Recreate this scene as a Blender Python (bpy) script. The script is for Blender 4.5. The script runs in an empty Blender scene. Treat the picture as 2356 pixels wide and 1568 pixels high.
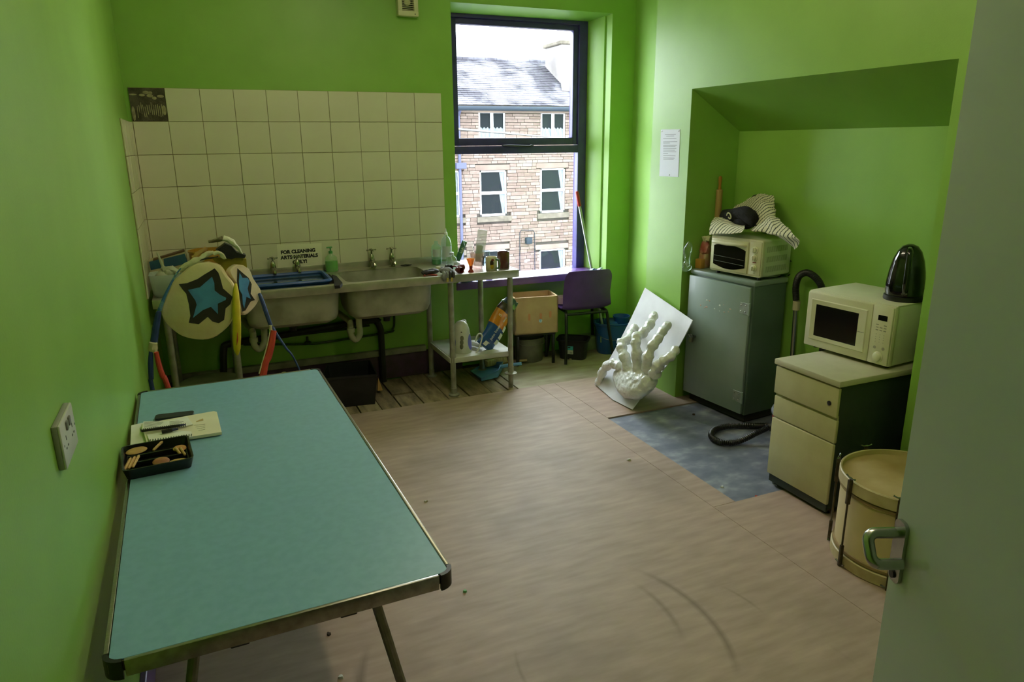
import bpy, bmesh, math, random
from math import sin, cos, pi, radians as rad
from mathutils import Vector, Matrix, noise

SC = bpy.context.scene
COL = SC.collection
random.seed(7)

# ---------------------------------------------------------------- camera
FPX, YAW, PITCH, ROLL = 1628.22, 0.408874, 0.273132, 0.009482
CAM = Vector((0.3165, -5.1345, 1.7359))
_f = Vector((sin(YAW) * cos(PITCH), cos(YAW) * cos(PITCH), -sin(PITCH)))
_r = Vector((cos(YAW), -sin(YAW), 0))
_d = _f.cross(_r)
RIGHT = _r * cos(ROLL) + _d * sin(ROLL)
DOWN = -_r * sin(ROLL) + _d * cos(ROLL)
cam_data = bpy.data.cameras.new('camera')
cam = bpy.data.objects.new('camera', cam_data)
COL.objects.link(cam)
cam_data.sensor_width = 36
cam_data.lens = FPX / 2356 * 36
cam_data.clip_start = 0.02
cam_data.clip_end = 200
cam.matrix_world = Matrix((
    (RIGHT.x, -DOWN.x, -_f.x, CAM.x),
    (RIGHT.y, -DOWN.y, -_f.y, CAM.y),
    (RIGHT.z, -DOWN.z, -_f.z, CAM.z),
    (0, 0, 0, 1)))
SC.camera = cam


def ray(px, py):
    return RIGHT * ((px - 1178) / FPX) + DOWN * ((py - 784) / FPX) + _f


def _on(i, v, px, py):
    d = ray(px, py)
    return CAM + d * ((v - CAM[i]) / d[i])


def ax(x, px, py): return _on(0, x, px, py)
def ay(y, px, py): return _on(1, y, px, py)
def az(z, px, py): return _on(2, z, px, py)


# ---------------------------------------------------------------- light
W = bpy.data.worlds.new('overcast_sky')
SC.world = W
W.use_nodes = True
bg = W.node_tree.nodes['Background']
bg.inputs['Color'].default_value = (0.90, 0.97, 1.0, 1)
bg.inputs['Strength'].default_value = 14.5
LAMP_COLOUR = (1.0, 0.89, 0.60, 1)
LAMP_STRENGTH = 46.0
SC.view_settings.view_transform = 'Standard'
SC.view_settings.look = 'None'
SC.view_settings.gamma = 1
SC.view_settings.use_curve_mapping = False
SC.view_settings.exposure = 0.14
SC.cycles.use_denoising = True
SC.cycles.max_bounces = 10
SC.cycles.diffuse_bounces = 6
SC.cycles.transparent_max_bounces = 16
SC.cycles.sample_clamp_indirect = 6
SC.cycles.caustics_reflective = False
SC.cycles.caustics_refractive = False


# ---------------------------------------------------------------- materials
def lin(h):
    """'#rrggbb' -> linear rgba"""
    out = []
    for i in (1, 3, 5):
        c = int(h[i:i + 2], 16) / 255
        out.append(c / 12.92 if c <= 0.04045 else ((c + 0.055) / 1.055) ** 2.4)
    return (*out, 1)


_mc = {}


def M(name, col, rough=0.5, metal=0.0, col2=None, scale=6.0, lo=0.35, hi=0.65, bump=0.0, bscale=60.0,
      detail=4.0, coat=0.0, spec=0.5, stretch=None, island=None, emit=None, col3=None, sheen=0.0):
    if name in _mc:
        return _mc[name]
    m = bpy.data.materials.new(name)
    m.use_nodes = True
    nt = m.node_tree
    b = nt.nodes['Principled BSDF']
    c = lin(col) if isinstance(col, str) else col
    b.inputs['Base Color'].default_value = c
    b.inputs['Roughness'].default_value = rough
    b.inputs['Metallic'].default_value = metal
    b.inputs['Specular IOR Level'].default_value = spec
    b.inputs['Coat Weight'].default_value = coat
    if sheen:
        b.inputs['Sheen Weight'].default_value = sheen
    m.diffuse_color = c
    vec = None
    if col2 or bump or island:
        tc = nt.nodes.new('ShaderNodeTexCoord')
        vec = tc.outputs['Object']
        if stretch:
            mp = nt.nodes.new('ShaderNodeMapping')
            mp.inputs['Scale'].default_value = stretch
            nt.links.new(vec, mp.inputs['Vector'])
            vec = mp.outputs['Vector']
    out = None
    if col2:
        n = nt.nodes.new('ShaderNodeTexNoise')
        n.inputs['Scale'].default_value = scale
        n.inputs['Detail'].default_value = detail
        nt.links.new(vec, n.inputs['Vector'])
        cr = nt.nodes.new('ShaderNodeValToRGB')
        cr.color_ramp.elements[0].position = lo
        cr.color_ramp.elements[1].position = hi
        cr.color_ramp.elements[0].color = c
        cr.color_ramp.elements[1].color = lin(col2) if isinstance(col2, str) else col2
        if col3:
            e = cr.color_ramp.elements.new((lo + hi) / 2)
            e.color = lin(col3)
        nt.links.new(n.outputs['Fac'], cr.inputs['Fac'])
        out = cr.outputs['Color']
    if island:
        g = nt.nodes.new('ShaderNodeNewGeometry')
        oi = nt.nodes.new('ShaderNodeObjectInfo')
        add = nt.nodes.new('ShaderNodeMath')
        add.operation = 'ADD'
        fr = nt.nodes.new('ShaderNodeMath')
        fr.operation = 'FRACT'
        nt.links.new(g.outputs['Random Per Island'], add.inputs[0])
        nt.links.new(oi.outputs['Random'], add.inputs[1])
        nt.links.new(add.outputs[0], fr.inputs[0])
        cr2 = nt.nodes.new('ShaderNodeValToRGB')
        cr2.color_ramp.interpolation = 'LINEAR'
        els = cr2.color_ramp.elements
        for i, h in enumerate(island):
            p = i / (len(island) - 1)
            e = els[0] if i == 0 else (els[1] if i == len(island) - 1 else els.new(p))
            e.position = p
            e.color = lin(h)
        nt.links.new(fr.outputs[0], cr2.inputs['Fac'])
        if out is None:
            out = cr2.outputs['Color']
        else:
            mx = nt.nodes.new('ShaderNodeMix')
            mx.data_type = 'RGBA'
            mx.blend_type = 'MULTIPLY'
            mx.inputs[0].default_value = 1
            nt.links.new(out, mx.inputs[6])
            nt.links.new(cr2.outputs['Color'], mx.inputs[7])
            out = mx.outputs[2]
    if out is not None:
        nt.links.new(out, b.inputs['Base Color'])
    if bump:
        n2 = nt.nodes.new('ShaderNodeTexNoise')
        n2.inputs['Scale'].default_value = bscale
        n2.inputs['Detail'].default_value = 3
        nt.links.new(vec, n2.inputs['Vector'])
        bp = nt.nodes.new('ShaderNodeBump')
        bp.inputs['Strength'].default_value = bump
        bp.inputs['Distance'].default_value = 0.01
        nt.links.new(n2.outputs['Fac'], bp.inputs['Height'])
        nt.links.new(bp.outputs['Normal'], b.inputs['Normal'])
    if emit:
        b.inputs['Emission Color'].default_value = emit[0]
        b.inputs['Emission Strength'].default_value = emit[1]
    _mc[name] = m
    return m


def clear(name, tint=(1, 1, 1, 1), gloss=0.08, rough=0.03, cloud=0.0):
    """clear glass or plastic: see-through with a sharp reflection, and a little body where clouded"""
    if name in _mc:
        return _mc[name]
    m = bpy.data.materials.new(name)
    m.use_nodes = True
    nt = m.node_tree
    nt.nodes.remove(nt.nodes['Principled BSDF'])
    o = nt.nodes['Material Output']
    t = nt.nodes.new('ShaderNodeBsdfTransparent')
    t.inputs['Color'].default_value = tint
    g = nt.nodes.new('ShaderNodeBsdfGlossy')
    g.inputs['Roughness'].default_value = rough
    lw = nt.nodes.new('ShaderNodeLayerWeight')
    lw.inputs['Blend'].default_value = 0.5
    pw = nt.nodes.new('ShaderNodeMath')
    pw.operation = 'POWER'
    pw.inputs[1].default_value = 5
    nt.links.new(lw.outputs['Facing'], pw.inputs[0])
    ad = nt.nodes.new('ShaderNodeMath')
    ad.operation = 'MULTIPLY_ADD'
    ad.use_clamp = True
    ad.inputs[1].default_value = 0.5
    ad.inputs[2].default_value = gloss * 0.6
    nt.links.new(pw.outputs[0], ad.inputs[0])
    mx = nt.nodes.new('ShaderNodeMixShader')
    nt.links.new(ad.outputs[0], mx.inputs['Fac'])
    nt.links.new(t.outputs[0], mx.inputs[1])
    nt.links.new(g.outputs[0], mx.inputs[2])
    last = mx.outputs[0]
    if cloud:
        d = nt.nodes.new('ShaderNodeBsdfDiffuse')
        d.inputs['Color'].default_value = tuple(min(1, 0.25 + 0.75 * v) for v in tint[:3]) + (1,)
        m2 = nt.nodes.new('ShaderNodeMixShader')
        m2.inputs['Fac'].default_value = cloud
        nt.links.new(last, m2.inputs[1])
        nt.links.new(d.outputs[0], m2.inputs[2])
        last = m2.outputs[0]
    nt.links.new(last, o.inputs['Surface'])
    _mc[name] = m
    return m


# ---------------------------------------------------------------- mesh builder
def rrect(w, h, r, n=4):
    pts = []
    for sx, sy, a0 in ((1, 1, 0), (-1, 1, 90), (-1, -1, 180), (1, -1, 270)):
        for i in range(n + 1):
            a = rad(a0 + 90 * i / n)
            pts.append((sx * (w / 2 - r) + r * cos(a), sy * (h / 2 - r) + r * sin(a)))
    return pts


class G:
    def __init__(s):
        s.bm = bmesh.new()

    def _add(s, bm2, mtx=None):
        if mtx is not None:
            bm2.transform(mtx)
        me = bpy.data.meshes.new('tmp')
        bm2.to_mesh(me)
        s.bm.from_mesh(me)
        bpy.data.meshes.remove(me)
        bm2.free()
        return s

    def box(s, c, d, bev=0.0, rot=None, seg=2):
        b = bmesh.new()
        bmesh.ops.create_cube(b, size=1)
        bmesh.ops.scale(b, vec=Vector(d), verts=b.verts)
        if bev:
            bmesh.ops.bevel(b, geom=b.edges[:], offset=bev, segments=seg, affect='EDGES', profile=0.5)
        m = Matrix.Translation(Vector(c))
        if rot:
            m = m @ Matrix.Rotation(rot[2], 4, 'Z') @ Matrix.Rotation(rot[1], 4, 'Y') @ Matrix.Rotation(rot[0], 4, 'X')
        return s._add(b, m)

    def bb(s, x0, x1, y0, y1, z0, z1, bev=0.0, seg=2):
        return s.box(((x0 + x1) / 2, (y0 + y1) / 2, (z0 + z1) / 2), (abs(x1 - x0), abs(y1 - y0), abs(z1 - z0)), bev, None, seg)

    def loft(s, rings, cap0=True, cap1=True, closed=True, m=None):
        vs = [[s.bm.verts.new((m @ Vector(p)) if m else Vector(p)) for p in r] for r in rings]
        n = len(rings[0])
        for a, b in zip(vs, vs[1:]):
            for i in range(n if closed else n - 1):
                j = (i + 1) % n
                s.bm.faces.new((a[i], a[j], b[j], b[i]))
        if cap0:
            s.bm.faces.new(vs[0][::-1])
        if cap1:
            s.bm.faces.new(vs[-1])
        return s

    def lathe(s, prof, c=(0, 0, 0), n=24, m=None, cap0=True, cap1=True, sx=1, sy=1):
        rings = []
        for r, z in prof:
            rings.append([(c[0] + sx * max(r, 1e-4) * cos(2 * pi * i / n), c[1] + sy * max(r, 1e-4) * sin(2 * pi * i / n), c[2] + z) for i in range(n)])
        return s.loft(rings, cap0, cap1, True, m)

    def tube(s, pts, r, n=10, cap=True, flat=1.0):
        pts = [Vector(p) for p in pts]
        rs = r if isinstance(r, (list, tuple)) else [r] * len(pts)
        t0 = (pts[1] - pts[0]).normalized()
        u = t0.orthogonal().normalized()
        rings = []
        for i, p in enumerate(pts):
            a = pts[max(i - 1, 0)]
            b = pts[min(i + 1, len(pts) - 1)]
            t = (b - a).normalized()
            u = (u - t * u.dot(t))
            if u.length < 1e-6:
                u = t.orthogonal()
            u.normalize()
            v = t.cross(u)
            rings.append([p + u * (rs[i] * cos(2 * pi * k / n)) + v * (flat * rs[i] * sin(2 * pi * k / n)) for k in range(n)])
        return s.loft(rings, cap, cap)

    def cyl(s, p0, p1, r0, r1=None, n=16):
        return s.tube([p0, p1], [r0, r0 if r1 is None else r1], n)

    def prism(s, poly, z0, z1, m=None):
        return s.loft([[(x, y, z0) for x, y in poly], [(x, y, z1) for x, y in poly]], True, True, True, m)

    def poly3(s, pts, off):
        """planar outline pts (3d) given thickness along vector off"""
        off = Vector(off)
        return s.loft([[Vector(p) for p in pts], [Vector(p) + off for p in pts]])

    def ell(s, c, r, nu=16, nv=10, m=None):
        prof = []
        for i in range(nv + 1):
            a = -pi / 2 + pi * i / nv
            prof.append((cos(a), sin(a)))
        rings = [[(c[0] + r[0] * max(q, 1e-3) * cos(2 * pi * k / nu), c[1] + r[1] * max(q, 1e-3) * sin(2 * pi * k / nu), c[2] + r[2] * z) for k in range(nu)] for q, z in prof]
        return s.loft(rings, True, True, True, m)

    def grid(s, f, nu, nv, th=0.0):
        """sheet f(u,v) u,v in 0..1, given thickness th along its normal"""
        P = [[Vector(f(i / nu, j / nv)) for j in range(nv + 1)] for i in range(nu + 1)]
        vs = [[s.bm.verts.new(p) for p in row] for row in P]
        for i in range(nu):
            for j in range(nv):
                s.bm.faces.new((vs[i][j], vs[i + 1][j], vs[i + 1][j + 1], vs[i][j + 1]))
        if th:
            def nrm(i, j):
                a = P[min(i + 1, nu)][j] - P[max(i - 1, 0)][j]
                b = P[i][min(j + 1, nv)] - P[i][max(j - 1, 0)]
                q = a.cross(b)
                return q.normalized() if q.length else Vector((0, 0, 1))
            ws = [[s.bm.verts.new(P[i][j] + nrm(i, j) * th) for j in range(nv + 1)] for i in range(nu + 1)]
            for i in range(nu):
                for j in range(nv):
                    s.bm.faces.new((ws[i][j], ws[i][j + 1], ws[i + 1][j + 1], ws[i + 1][j]))
            for i in range(nu):
                s.bm.faces.new((vs[i][0], ws[i][0], ws[i + 1][0], vs[i + 1][0]))
                s.bm.faces.new((vs[i][nv], vs[i + 1][nv], ws[i + 1][nv], ws[i][nv]))
            for j in range(nv):
                s.bm.faces.new((vs[0][j], vs[0][j + 1], ws[0][j + 1], ws[0][j]))
                s.bm.faces.new((vs[nu][j], ws[nu][j], ws[nu][j + 1], vs[nu][j + 1]))
        return s

    def jitter(s, amp, sc=20.0, seed=0):
        for v in s.bm.verts:
            q = v.co * sc + Vector((seed * 7.3, seed * 3.1, seed))
            v.co += Vector((noise.noise(q), noise.noise(q + Vector((9, 0, 0))), noise.noise(q + Vector((0, 9, 0))))) * amp
        return s

    def xf(s, m):
        s.bm.transform(m)
        return s

    def obj(s, name, mat, parent=None, loc=None, rz=0.0, world=False, angle=35):
        me = bpy.data.meshes.new(name)
        bmesh.ops.recalc_face_normals(s.bm, faces=s.bm.faces)
        s.bm.to_mesh(me)
        s.bm.free()
        me.materials.append(mat)
        me.polygons.foreach_set('use_smooth', [True] * len(me.polygons))
        me.set_sharp_from_angle(angle=rad(angle))
        o = bpy.data.objects.new(name, me)
        COL.objects.link(o)
        if parent is not None:
            o.parent = parent
            if world:
                root = parent
                while root.parent:
                    root = root.parent
                me.transform(_mat(root).inverted())
        elif loc is not None:
            o.location = loc
            o.rotation_euler = (0, 0, rz)
            if world:
                me.transform(_mat(o).inverted())
        return o


def _mat(o):
    return Matrix.Translation(o.location) @ Matrix.Rotation(o.rotation_euler.z, 4, 'Z')


def thing(name, label, cat, loc=(0, 0, 0), rz=0.0, group=None):
    o = bpy.data.objects.new(name, None)
    COL.objects.link(o)
    o.empty_display_size = 0.05
    o.location = loc
    o.rotation_euler = (0, 0, rz)
    return tag(o, label, cat, group)


def tag(o, label, cat, group=None):
    o['label'] = label
    o['category'] = cat
    if group:
        o['group'] = group
    return o


def struct(o, label=None):
    o['kind'] = 'structure'
    if label:
        o['label'] = label
    return o


def text_mesh(g, body, size, m, depth=0.0008, bold=0.0, align='CENTER'):
    """flat lettering added to builder g; m maps text plane (x right, y up) into place"""
    cu = bpy.data.curves.new('t', 'FONT')
    cu.body = body
    cu.size = size
    cu.align_x = align
    cu.align_y = 'CENTER'
    cu.extrude = depth
    cu.offset = bold
    cu.resolution_u = 3
    o = bpy.data.objects.new('t', cu)
    COL.objects.link(o)
    bpy.context.view_layer.update()
    me = bpy.data.meshes.new_from_object(o.evaluated_get(bpy.context.evaluated_depsgraph_get()))
    me.transform(m)
    g.bm.from_mesh(me)
    bpy.data.objects.remove(o)
    bpy.data.curves.remove(cu)
    bpy.data.meshes.remove(me)
    return g


def frame(o, x, y, z=None):
    """matrix from axes (x right, y up in plane) at origin o"""
    x = Vector(x).normalized()
    y = Vector(y)
    y = (y - x * y.dot(x)).normalized()
    z = x.cross(y)
    o = Vector(o)
    return Matrix(((x.x, y.x, z.x, o.x), (x.y, y.y, z.y, o.y), (x.z, y.z, z.z, o.z), (0, 0, 0, 1)))


def smooth_path(pts, n=6):
    """Catmull-Rom through pts"""
    P = [Vector(p) for p in pts]
    P = [P[0] * 2 - P[1]] + P + [P[-1] * 2 - P[-2]]
    out = []
    for i in range(1, len(P) - 2):
        a, b, c, d = P[i - 1:i + 3]
        for k in range(n):
            t = k / n
            out.append(0.5 * ((2 * b) + (c - a) * t + (2 * a - 5 * b + 4 * c - d) * t * t + (3 * b - a - 3 * c + d) * t ** 3))
    out.append(P[-2])
    return out

# ================================================================ the setting
GREEN = M('lime_green_paint', '#8ab64e', 0.42, col2='#83af47', scale=3, bump=0.05, bscale=180)
CEIL = M('white_ceiling_paint', '#e9e6dc', 0.9, col2='#dedbd0', scale=2)
PURPLE = M('purple_gloss_paint', '#6a4a8e', 0.3, col2='#5c407c', scale=10)
PLUM = M('plum_skirting_paint', '#4a2f4e', 0.45, col2='#3a2a38', scale=12)
TILE = M('white_ceramic_glaze', '#e0dac6', 0.22, col2='#d8d2bc', scale=2.5, coat=0.2)
GROUT = M('grey_beige_grout', '#a59a70', 0.9, col2='#8d8260', scale=20)
DARKW = M('underfloor_dark', '#2a241c', 0.95)


def floor_material():
    m = M('hardboard_sheet', '#9d8679', 0.6, col2='#b29a8c', scale=5.0, lo=0.3, hi=0.72, detail=9, stretch=(1.0, 5.0, 1.0), bump=0.04, bscale=90)
    nt = m.node_tree
    b = nt.nodes['Principled BSDF']
    src = b.inputs['Base Color'].links[0].from_socket
    tc = nt.nodes.new('ShaderNodeTexCoord')
    sep = nt.nodes.new('ShaderNodeSeparateXYZ')
    nt.links.new(tc.outputs['Object'], sep.inputs[0])

    def math_(op, a, c, clamp=False):
        n = nt.nodes.new('ShaderNodeMath')
        n.operation = op
        n.use_clamp = clamp
        for i, v in enumerate((a, c)):
            if isinstance(v, (int, float)):
                n.inputs[i].default_value = v
            else:
                nt.links.new(v, n.inputs[i])
        return n.outputs[0]
    total = None
    # scuffs left by something dragged round in an arc (their own shape, in place on the board)
    for cx, cy, r, w, y0, y1, amt in ((1.20, -3.16, 0.585, 0.017, -3.40, -3.00, 0.5), (1.26, -3.25, 0.645, 0.020, -3.62, -2.93, 0.6),
                                      (1.62, -3.36, 0.49, 0.010, -3.40, -3.17, 0.5), (1.2, -3.7, 1.0, 0.012, -3.75, -3.6, 0.3)):
        dx = math_('SUBTRACT', sep.outputs['X'], cx)
        dy = math_('SUBTRACT', sep.outputs['Y'], cy)
        d = math_('SQRT', math_('ADD', math_('MULTIPLY', dx, dx), math_('MULTIPLY', dy, dy)), 0)
        e = math_('ABSOLUTE', math_('SUBTRACT', d, r), 0)
        ring = math_('SUBTRACT', 1.0, math_('DIVIDE', e, w), True)
        up = math_('MULTIPLY', math_('SUBTRACT', sep.outputs['Y'], y0), 7.0, True)
        dn = math_('MULTIPLY', math_('SUBTRACT', y1, sep.outputs['Y']), 7.0, True)
        k = math_('MULTIPLY', math_('MULTIPLY', ring, math_('MULTIPLY', up, dn)), amt)
        total = k if total is None else math_('ADD', total, k, True)
    # broad blotches of ground-in dirt
    n = nt.nodes.new('ShaderNodeTexNoise')
    n.inputs['Scale'].default_value = 1.6
    n.inputs['Detail'].default_value = 6
    nt.links.new(tc.outputs['Object'], n.inputs['Vector'])
    blot = math_('MULTIPLY', math_('SUBTRACT', n.outputs['Fac'], 0.5, True), 1.6, True)
    total = math_('ADD', total, blot, True)
    mx = nt.nodes.new('ShaderNodeMix')
    mx.data_type = 'RGBA'
    nt.links.new(total, mx.inputs[0])
    nt.links.new(src, mx.inputs[6])
    mx.inputs[7].default_value = lin('#5f5145')
    nt.links.new(mx.outputs[2], b.inputs['Base Color'])
    return m


BOARD = floor_material()
g = G()
g.bb(-0.3, 3.9, -6.8, 0.5, -0.2, -0.03)
FLOOR = struct(g.obj('floor', DARKW), 'dark underfloor below boards and hardboard sheets')
sx = az(0, 1640, 1165).x
for x0, x1, y0, y1 in ((-0.025, sx, -6.75, -0.655), (sx + .0015, 2.6, -2.65, -0.655),
                       (sx + .0015, 3.24, -6.75, -2.652), (2.602, 3.4, -1.42, -0.655)):
    G().bb(x0, x1, y0, y1, -0.03, 0, 0.0008, 1).obj('hardboard_sheet', BOARD, FLOOR)
PLY = M('worn_ply_sheet', '#a39a80', 0.65, col2='#877b62', scale=4, detail=8, stretch=(1, 3, 1))
G().bb(2.31, 3.63, -0.653, 0.13, -0.03, -0.002, 0.001, 1).obj('plywood_sheet', PLY, FLOOR)
LINO = M('blue_grey_lino', '#666b7c', 0.5, col2='#a3a6b0', scale=7, detail=12, lo=0.36, hi=0.72, col3='#787d8e', stretch=(1, 1.5, 1))
G().bb(2.55, 3.64, -2.7, -1.4, -0.03, -0.009).obj('lino_patch', LINO, FLOOR)
G().bb(3.24, 3.64, -3.05, -2.7, -0.03, -0.006).obj('hardboard_sheet', BOARD, FLOOR)
WOODP = M('dusty_old_floorboard', '#a39478', 0.75, col2='#6d604c', scale=5, detail=10, stretch=(4, 1, 1), island=('#ffffff', '#c9c2b4', '#e6e0d2'), bump=0.25, bscale=40)
gx = [0.0, 0.17, 0.34, 0.51, 0.68, 0.85, 0.995, 1.15, 1.30, 1.43, 1.592, 1.775, 1.932, 2.104, 2.235, 2.305]
for i, (a, c) in enumerate(zip(gx, gx[1:])):
    gap = (0.006, 0.010, 0.004, 0.012)[i % 4]
    dz = (-0.003, -0.006, -0.002, -0.008, -0.004)[i % 5]
    for y0, y1 in (((-0.653, -0.372), (-0.366, 0.0)) if i in (6, 9, 10) else ((-0.653, 0.0),)):
        G().bb(a + gap / 2, c - gap / 2, y0, y1 - (0.03 if i in (9,) else 0.0), -0.03, dz, 0.002, 1).obj('floorboard', WOODP, FLOOR)

# --- walls
g = G()
g.bb(-0.3, -0.025, -6.8, 0.4, -0.2, 3.2)
WL = struct(g.obj('wall_left', GREEN), 'lime green painted left wall')
g = G()
g.bb(-0.3, 2.095, 0, 0.3, -0.2, 3.2)                       # left of the window
g.bb(3.49, 3.95, 0, 0.3, -0.2, 3.2)
g.bb(2.095, 3.49, 0, 0.3, 2.69, 3.2)
g.bb(2.095, 3.40, 0.13, 0.3, -0.2, 0.64)                   # recessed apron under the sill
m_up = frame((0, 0, 0), (1, 0, 0), (0, 1, 0))
g.prism([(3.315, 0.2), (3.384, 0.062), (3.398, 0.062), (3.415, 0.0), (3.49, 0), (3.49, 0.3), (3.315, 0.3)], -0.2, 2.69, m_up)
m_sd = frame((2.095, 0, 0), (0, 1, 0), (0, 0, 1))          # soffit slope (y,z) swept along x
g.prism([(0.001, 2.689), (0.01, 2.72), (0.3, 2.72), (0.3, 2.655), (0.2, 2.655)], 0, 1.4, m_sd)
WB = struct(g.obj('wall_back', GREEN), 'lime green wall with the window')
g = G()
g.bb(3.63, 3.95, -6.8, 0.3, -0.2, 3.2)
g.bb(3.23, 3.63, -1.285, -0.87, -0.2, 3.2)
g.bb(3.23, 3.63, -6.8, -3.03, -0.2, 3.2)
m_y = frame((0, -1.285, 0), (1, 0, 0), (0, 0, 1))
g.prism([(3.23, 2.05), (3.63, 1.793), (3.63, 3.2), (3.23, 3.2)], 0, 1.745, m_y)
WR = struct(g.obj('wall_right', GREEN), 'lime green chimney breast with a recess')
g = G()
g.bb(1.13, 3.4, -5.32, -5.1, -0.2, 3.2)
g.bb(-0.1, 1.13, -5.32, -5.1, 2.06, 3.2)
g.bb(-0.3, 3.9, -6.95, -6.75, -0.2, 3.2)
WF = struct(g.obj('wall_front', GREEN), 'lime green wall beside the doorway')
struct(G().bb(-0.3, 3.95, -6.95, 0.3, 3.0, 3.2).obj('ceiling', CEIL), 'plain white ceiling')

# --- ceramic tiles on the back wall and round the corner on the left wall
def tiles():
    T = 0.2
    t = G().box((0, 0, 0), (T - 0.003, 0.007, T - 0.003), 0.0012, None, 1)
    first = t.obj('tile', TILE, WB)
    me = first.data
    fl = G().box((0, 0, 0), (0.007, T - 0.003, T - 0.003), 0.0012, None, 1).obj('tile', TILE, WL)
    mel = fl.data
    sl = G().box((0, 0, 0), (0.021, 0.007, T - 0.003), 0.0008, None, 1).obj('tile', TILE, WB)
    mes = sl.data

    def put(me_, par, loc, o):
        if o is None:
            o = bpy.data.objects.new('tile', me_)
            COL.objects.link(o)
            o.parent = par
        o.location = loc
        o.rotation_euler = (random.uniform(-.002, .002), 0, random.uniform(-.003, .003))
    rnd = random.Random(3)
    for r in range(6):
        for c in range(10):
            if r == 0 and c == 0:
                continue
            put(me, WB, (c * T + T / 2, -0.0075 + rnd.uniform(-.0008, .0008), 2.082 - r * T - T / 2), first)
            first = None
        if r:
            put(mes, WB, (-0.0125, -0.0075, 2.082 - r * T - T / 2), sl)
            sl = None
            for c in range(3):
                put(mel, WL, (-0.018 + rnd.uniform(-.0006, .0006), -c * T - T / 2 - 0.012, 2.082 - r * T - T / 2), fl)
                fl = None
    G().bb(0.0, 2.0, -0.005, 0.0, 0.88, 2.082).bb(-0.025, 0, -0.005, 0, .88, 1.882).obj('grout', GROUT, WB)
    G().bb(-0.025, -0.020, -0.61, 0.0, 0.88, 1.882).obj('grout', GROUT, WL)
    MORT = M('bare_mortar', '#5f5a48', 0.95, col2='#3f3a2c', scale=14, bump=0.6, bscale=60)
    G().bb(0.0, 0.2, -0.0065, -0.004, 1.884, 2.08).obj('mortar_patch', MORT, WB)
    ADH = M('old_tile_adhesive', '#b5ab86', 0.9, col2='#8d8468', scale=30)
    a = G()
    for i in range(13):
        x = 0.035 + i * 0.0115
        h = rnd.uniform(.045, .075)
        z = 1.95 + rnd.uniform(-.012, .012)
        a.box((x, -0.0075, z), (0.0042, 0.0025, h), 0.001, (0, rnd.uniform(-.1, .12), 0), 1)
    for i in range(7):
        a.ell((rnd.uniform(.02, .18), -.0068, rnd.uniform(2.02, 2.07)), (rnd.uniform(.012, .03), .0015, rnd.uniform(.005, .012)), 10, 5)
    a.ell((.012, -.0068, 1.93), (.01, .0015, .045), 8, 5)
    a.ell((.185, -.0068, 1.95), (.012, .0015, .03), 8, 5)
    o = a.obj('adhesive_ridges', ADH, WB)
    o['kind'] = 'stuff'


tiles()

# --- skirting
DUST = M('dusty_grey_ledge', '#6f6c5c', 0.8, col2='#8d8b7a', scale=9)
o = struct(G().bb(-0.02, 2.1, -0.022, 0, 0, 0.19, 0.003, 1).obj('baseboard_back', PLUM), 'plum skirting board under the sinks')
G().bb(-0.02, 1.80, -0.045, 0, 0.19, 0.235, 0.006).obj('ledge', DUST, o)
struct(G().bb(-0.025, -0.005, -6.7, -0.02, 0, 0.14, 0.003, 1).obj('baseboard_left', PURPLE), 'purple skirting board along the left wall')
struct(G().bb(3.215, 3.23, -5.1, -3.035, 0, 0.14, 0.003, 1).obj('baseboard_right', PURPLE), 'purple skirting board on the chimney breast')

# --- window
FR = M('dark_plum_window_frame', '#40387a', 0.32, col2='#383068', scale=8)
GLASS = clear('window_glass', (0.97, 0.99, 1, 1), 0.05)
BLK = M('black_plastic', '#131313', 0.4)
g = G()
x0, x1, z0, z1 = 2.085, 3.313, 0.648, 2.656
g.bb(x0, x0 + .075, .2, .275, z0, z1, .004)
g.bb(x1 - .075, x1, .2, .275, z0, z1, .004)
g.bb(x0 + .07, x1 - .07, .2, .275, z1 - .028, z1, .004)
g.bb(x0 + .07, x1 - .07, .2, .275, z0, z0 + .042, .004)
g.bb(x0 + .07, x1 - .07, .2, .275, 1.652, 1.712, .004)
WIN = struct(g.obj('window_1', FR), 'tall window in a dark plum frame with two panes')
s_ = G()
s_.bb(2.15, 2.208, .215, .27, 1.715, 2.626, .004)
s_.bb(3.19, 3.24, .215, .27, 1.715, 2.626, .004)
s_.bb(2.2, 3.2, .215, .27, 2.585, 2.626, .004)
s_.bb(2.2, 3.2, .215, .27, 1.715, 1.772, .004)
sash = s_.obj('sash', FR, WIN)
G().bb(2.2, 3.2, .24, .244, 1.765, 2.59).obj('pane', GLASS, sash)
G().bb(2.15, 3.245, .24, .244, .685, 1.66).obj('pane', GLASS, WIN)
h0, h1 = ay(.2, 1157, 335), ay(.2, 1228, 336)
hg = G().tube(smooth_path([h0 + Vector((0, .012, 0)), h0 + Vector((.03, -.022, 0)), (h0 + h1) / 2 + Vector((0, -.024, 0)), h1 + Vector((-.05, -.022, 0)), h1 + Vector((-.03, -.02, .006)), h1 + Vector((0, .012, 0))], 4), .008, 8)
hg.obj('window_handle', BLK, WIN)
sill = struct(G().bb(2.075, 3.40, -0.012, 0.205, 0.632, 0.69, 0.006).obj('trim_1', PURPLE), 'purple painted window sill')
# low boxed ledge in the corner of the window recess
lg = struct(G().bb(3.13, 3.385, 0.0, 0.13, -.003, 0.115, 0.004).obj('trim_2', M('dusty_green_paint', '#8fae6c', .7, col2='#6f8458', scale=10)), 'low boxed ledge under the window')

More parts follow.
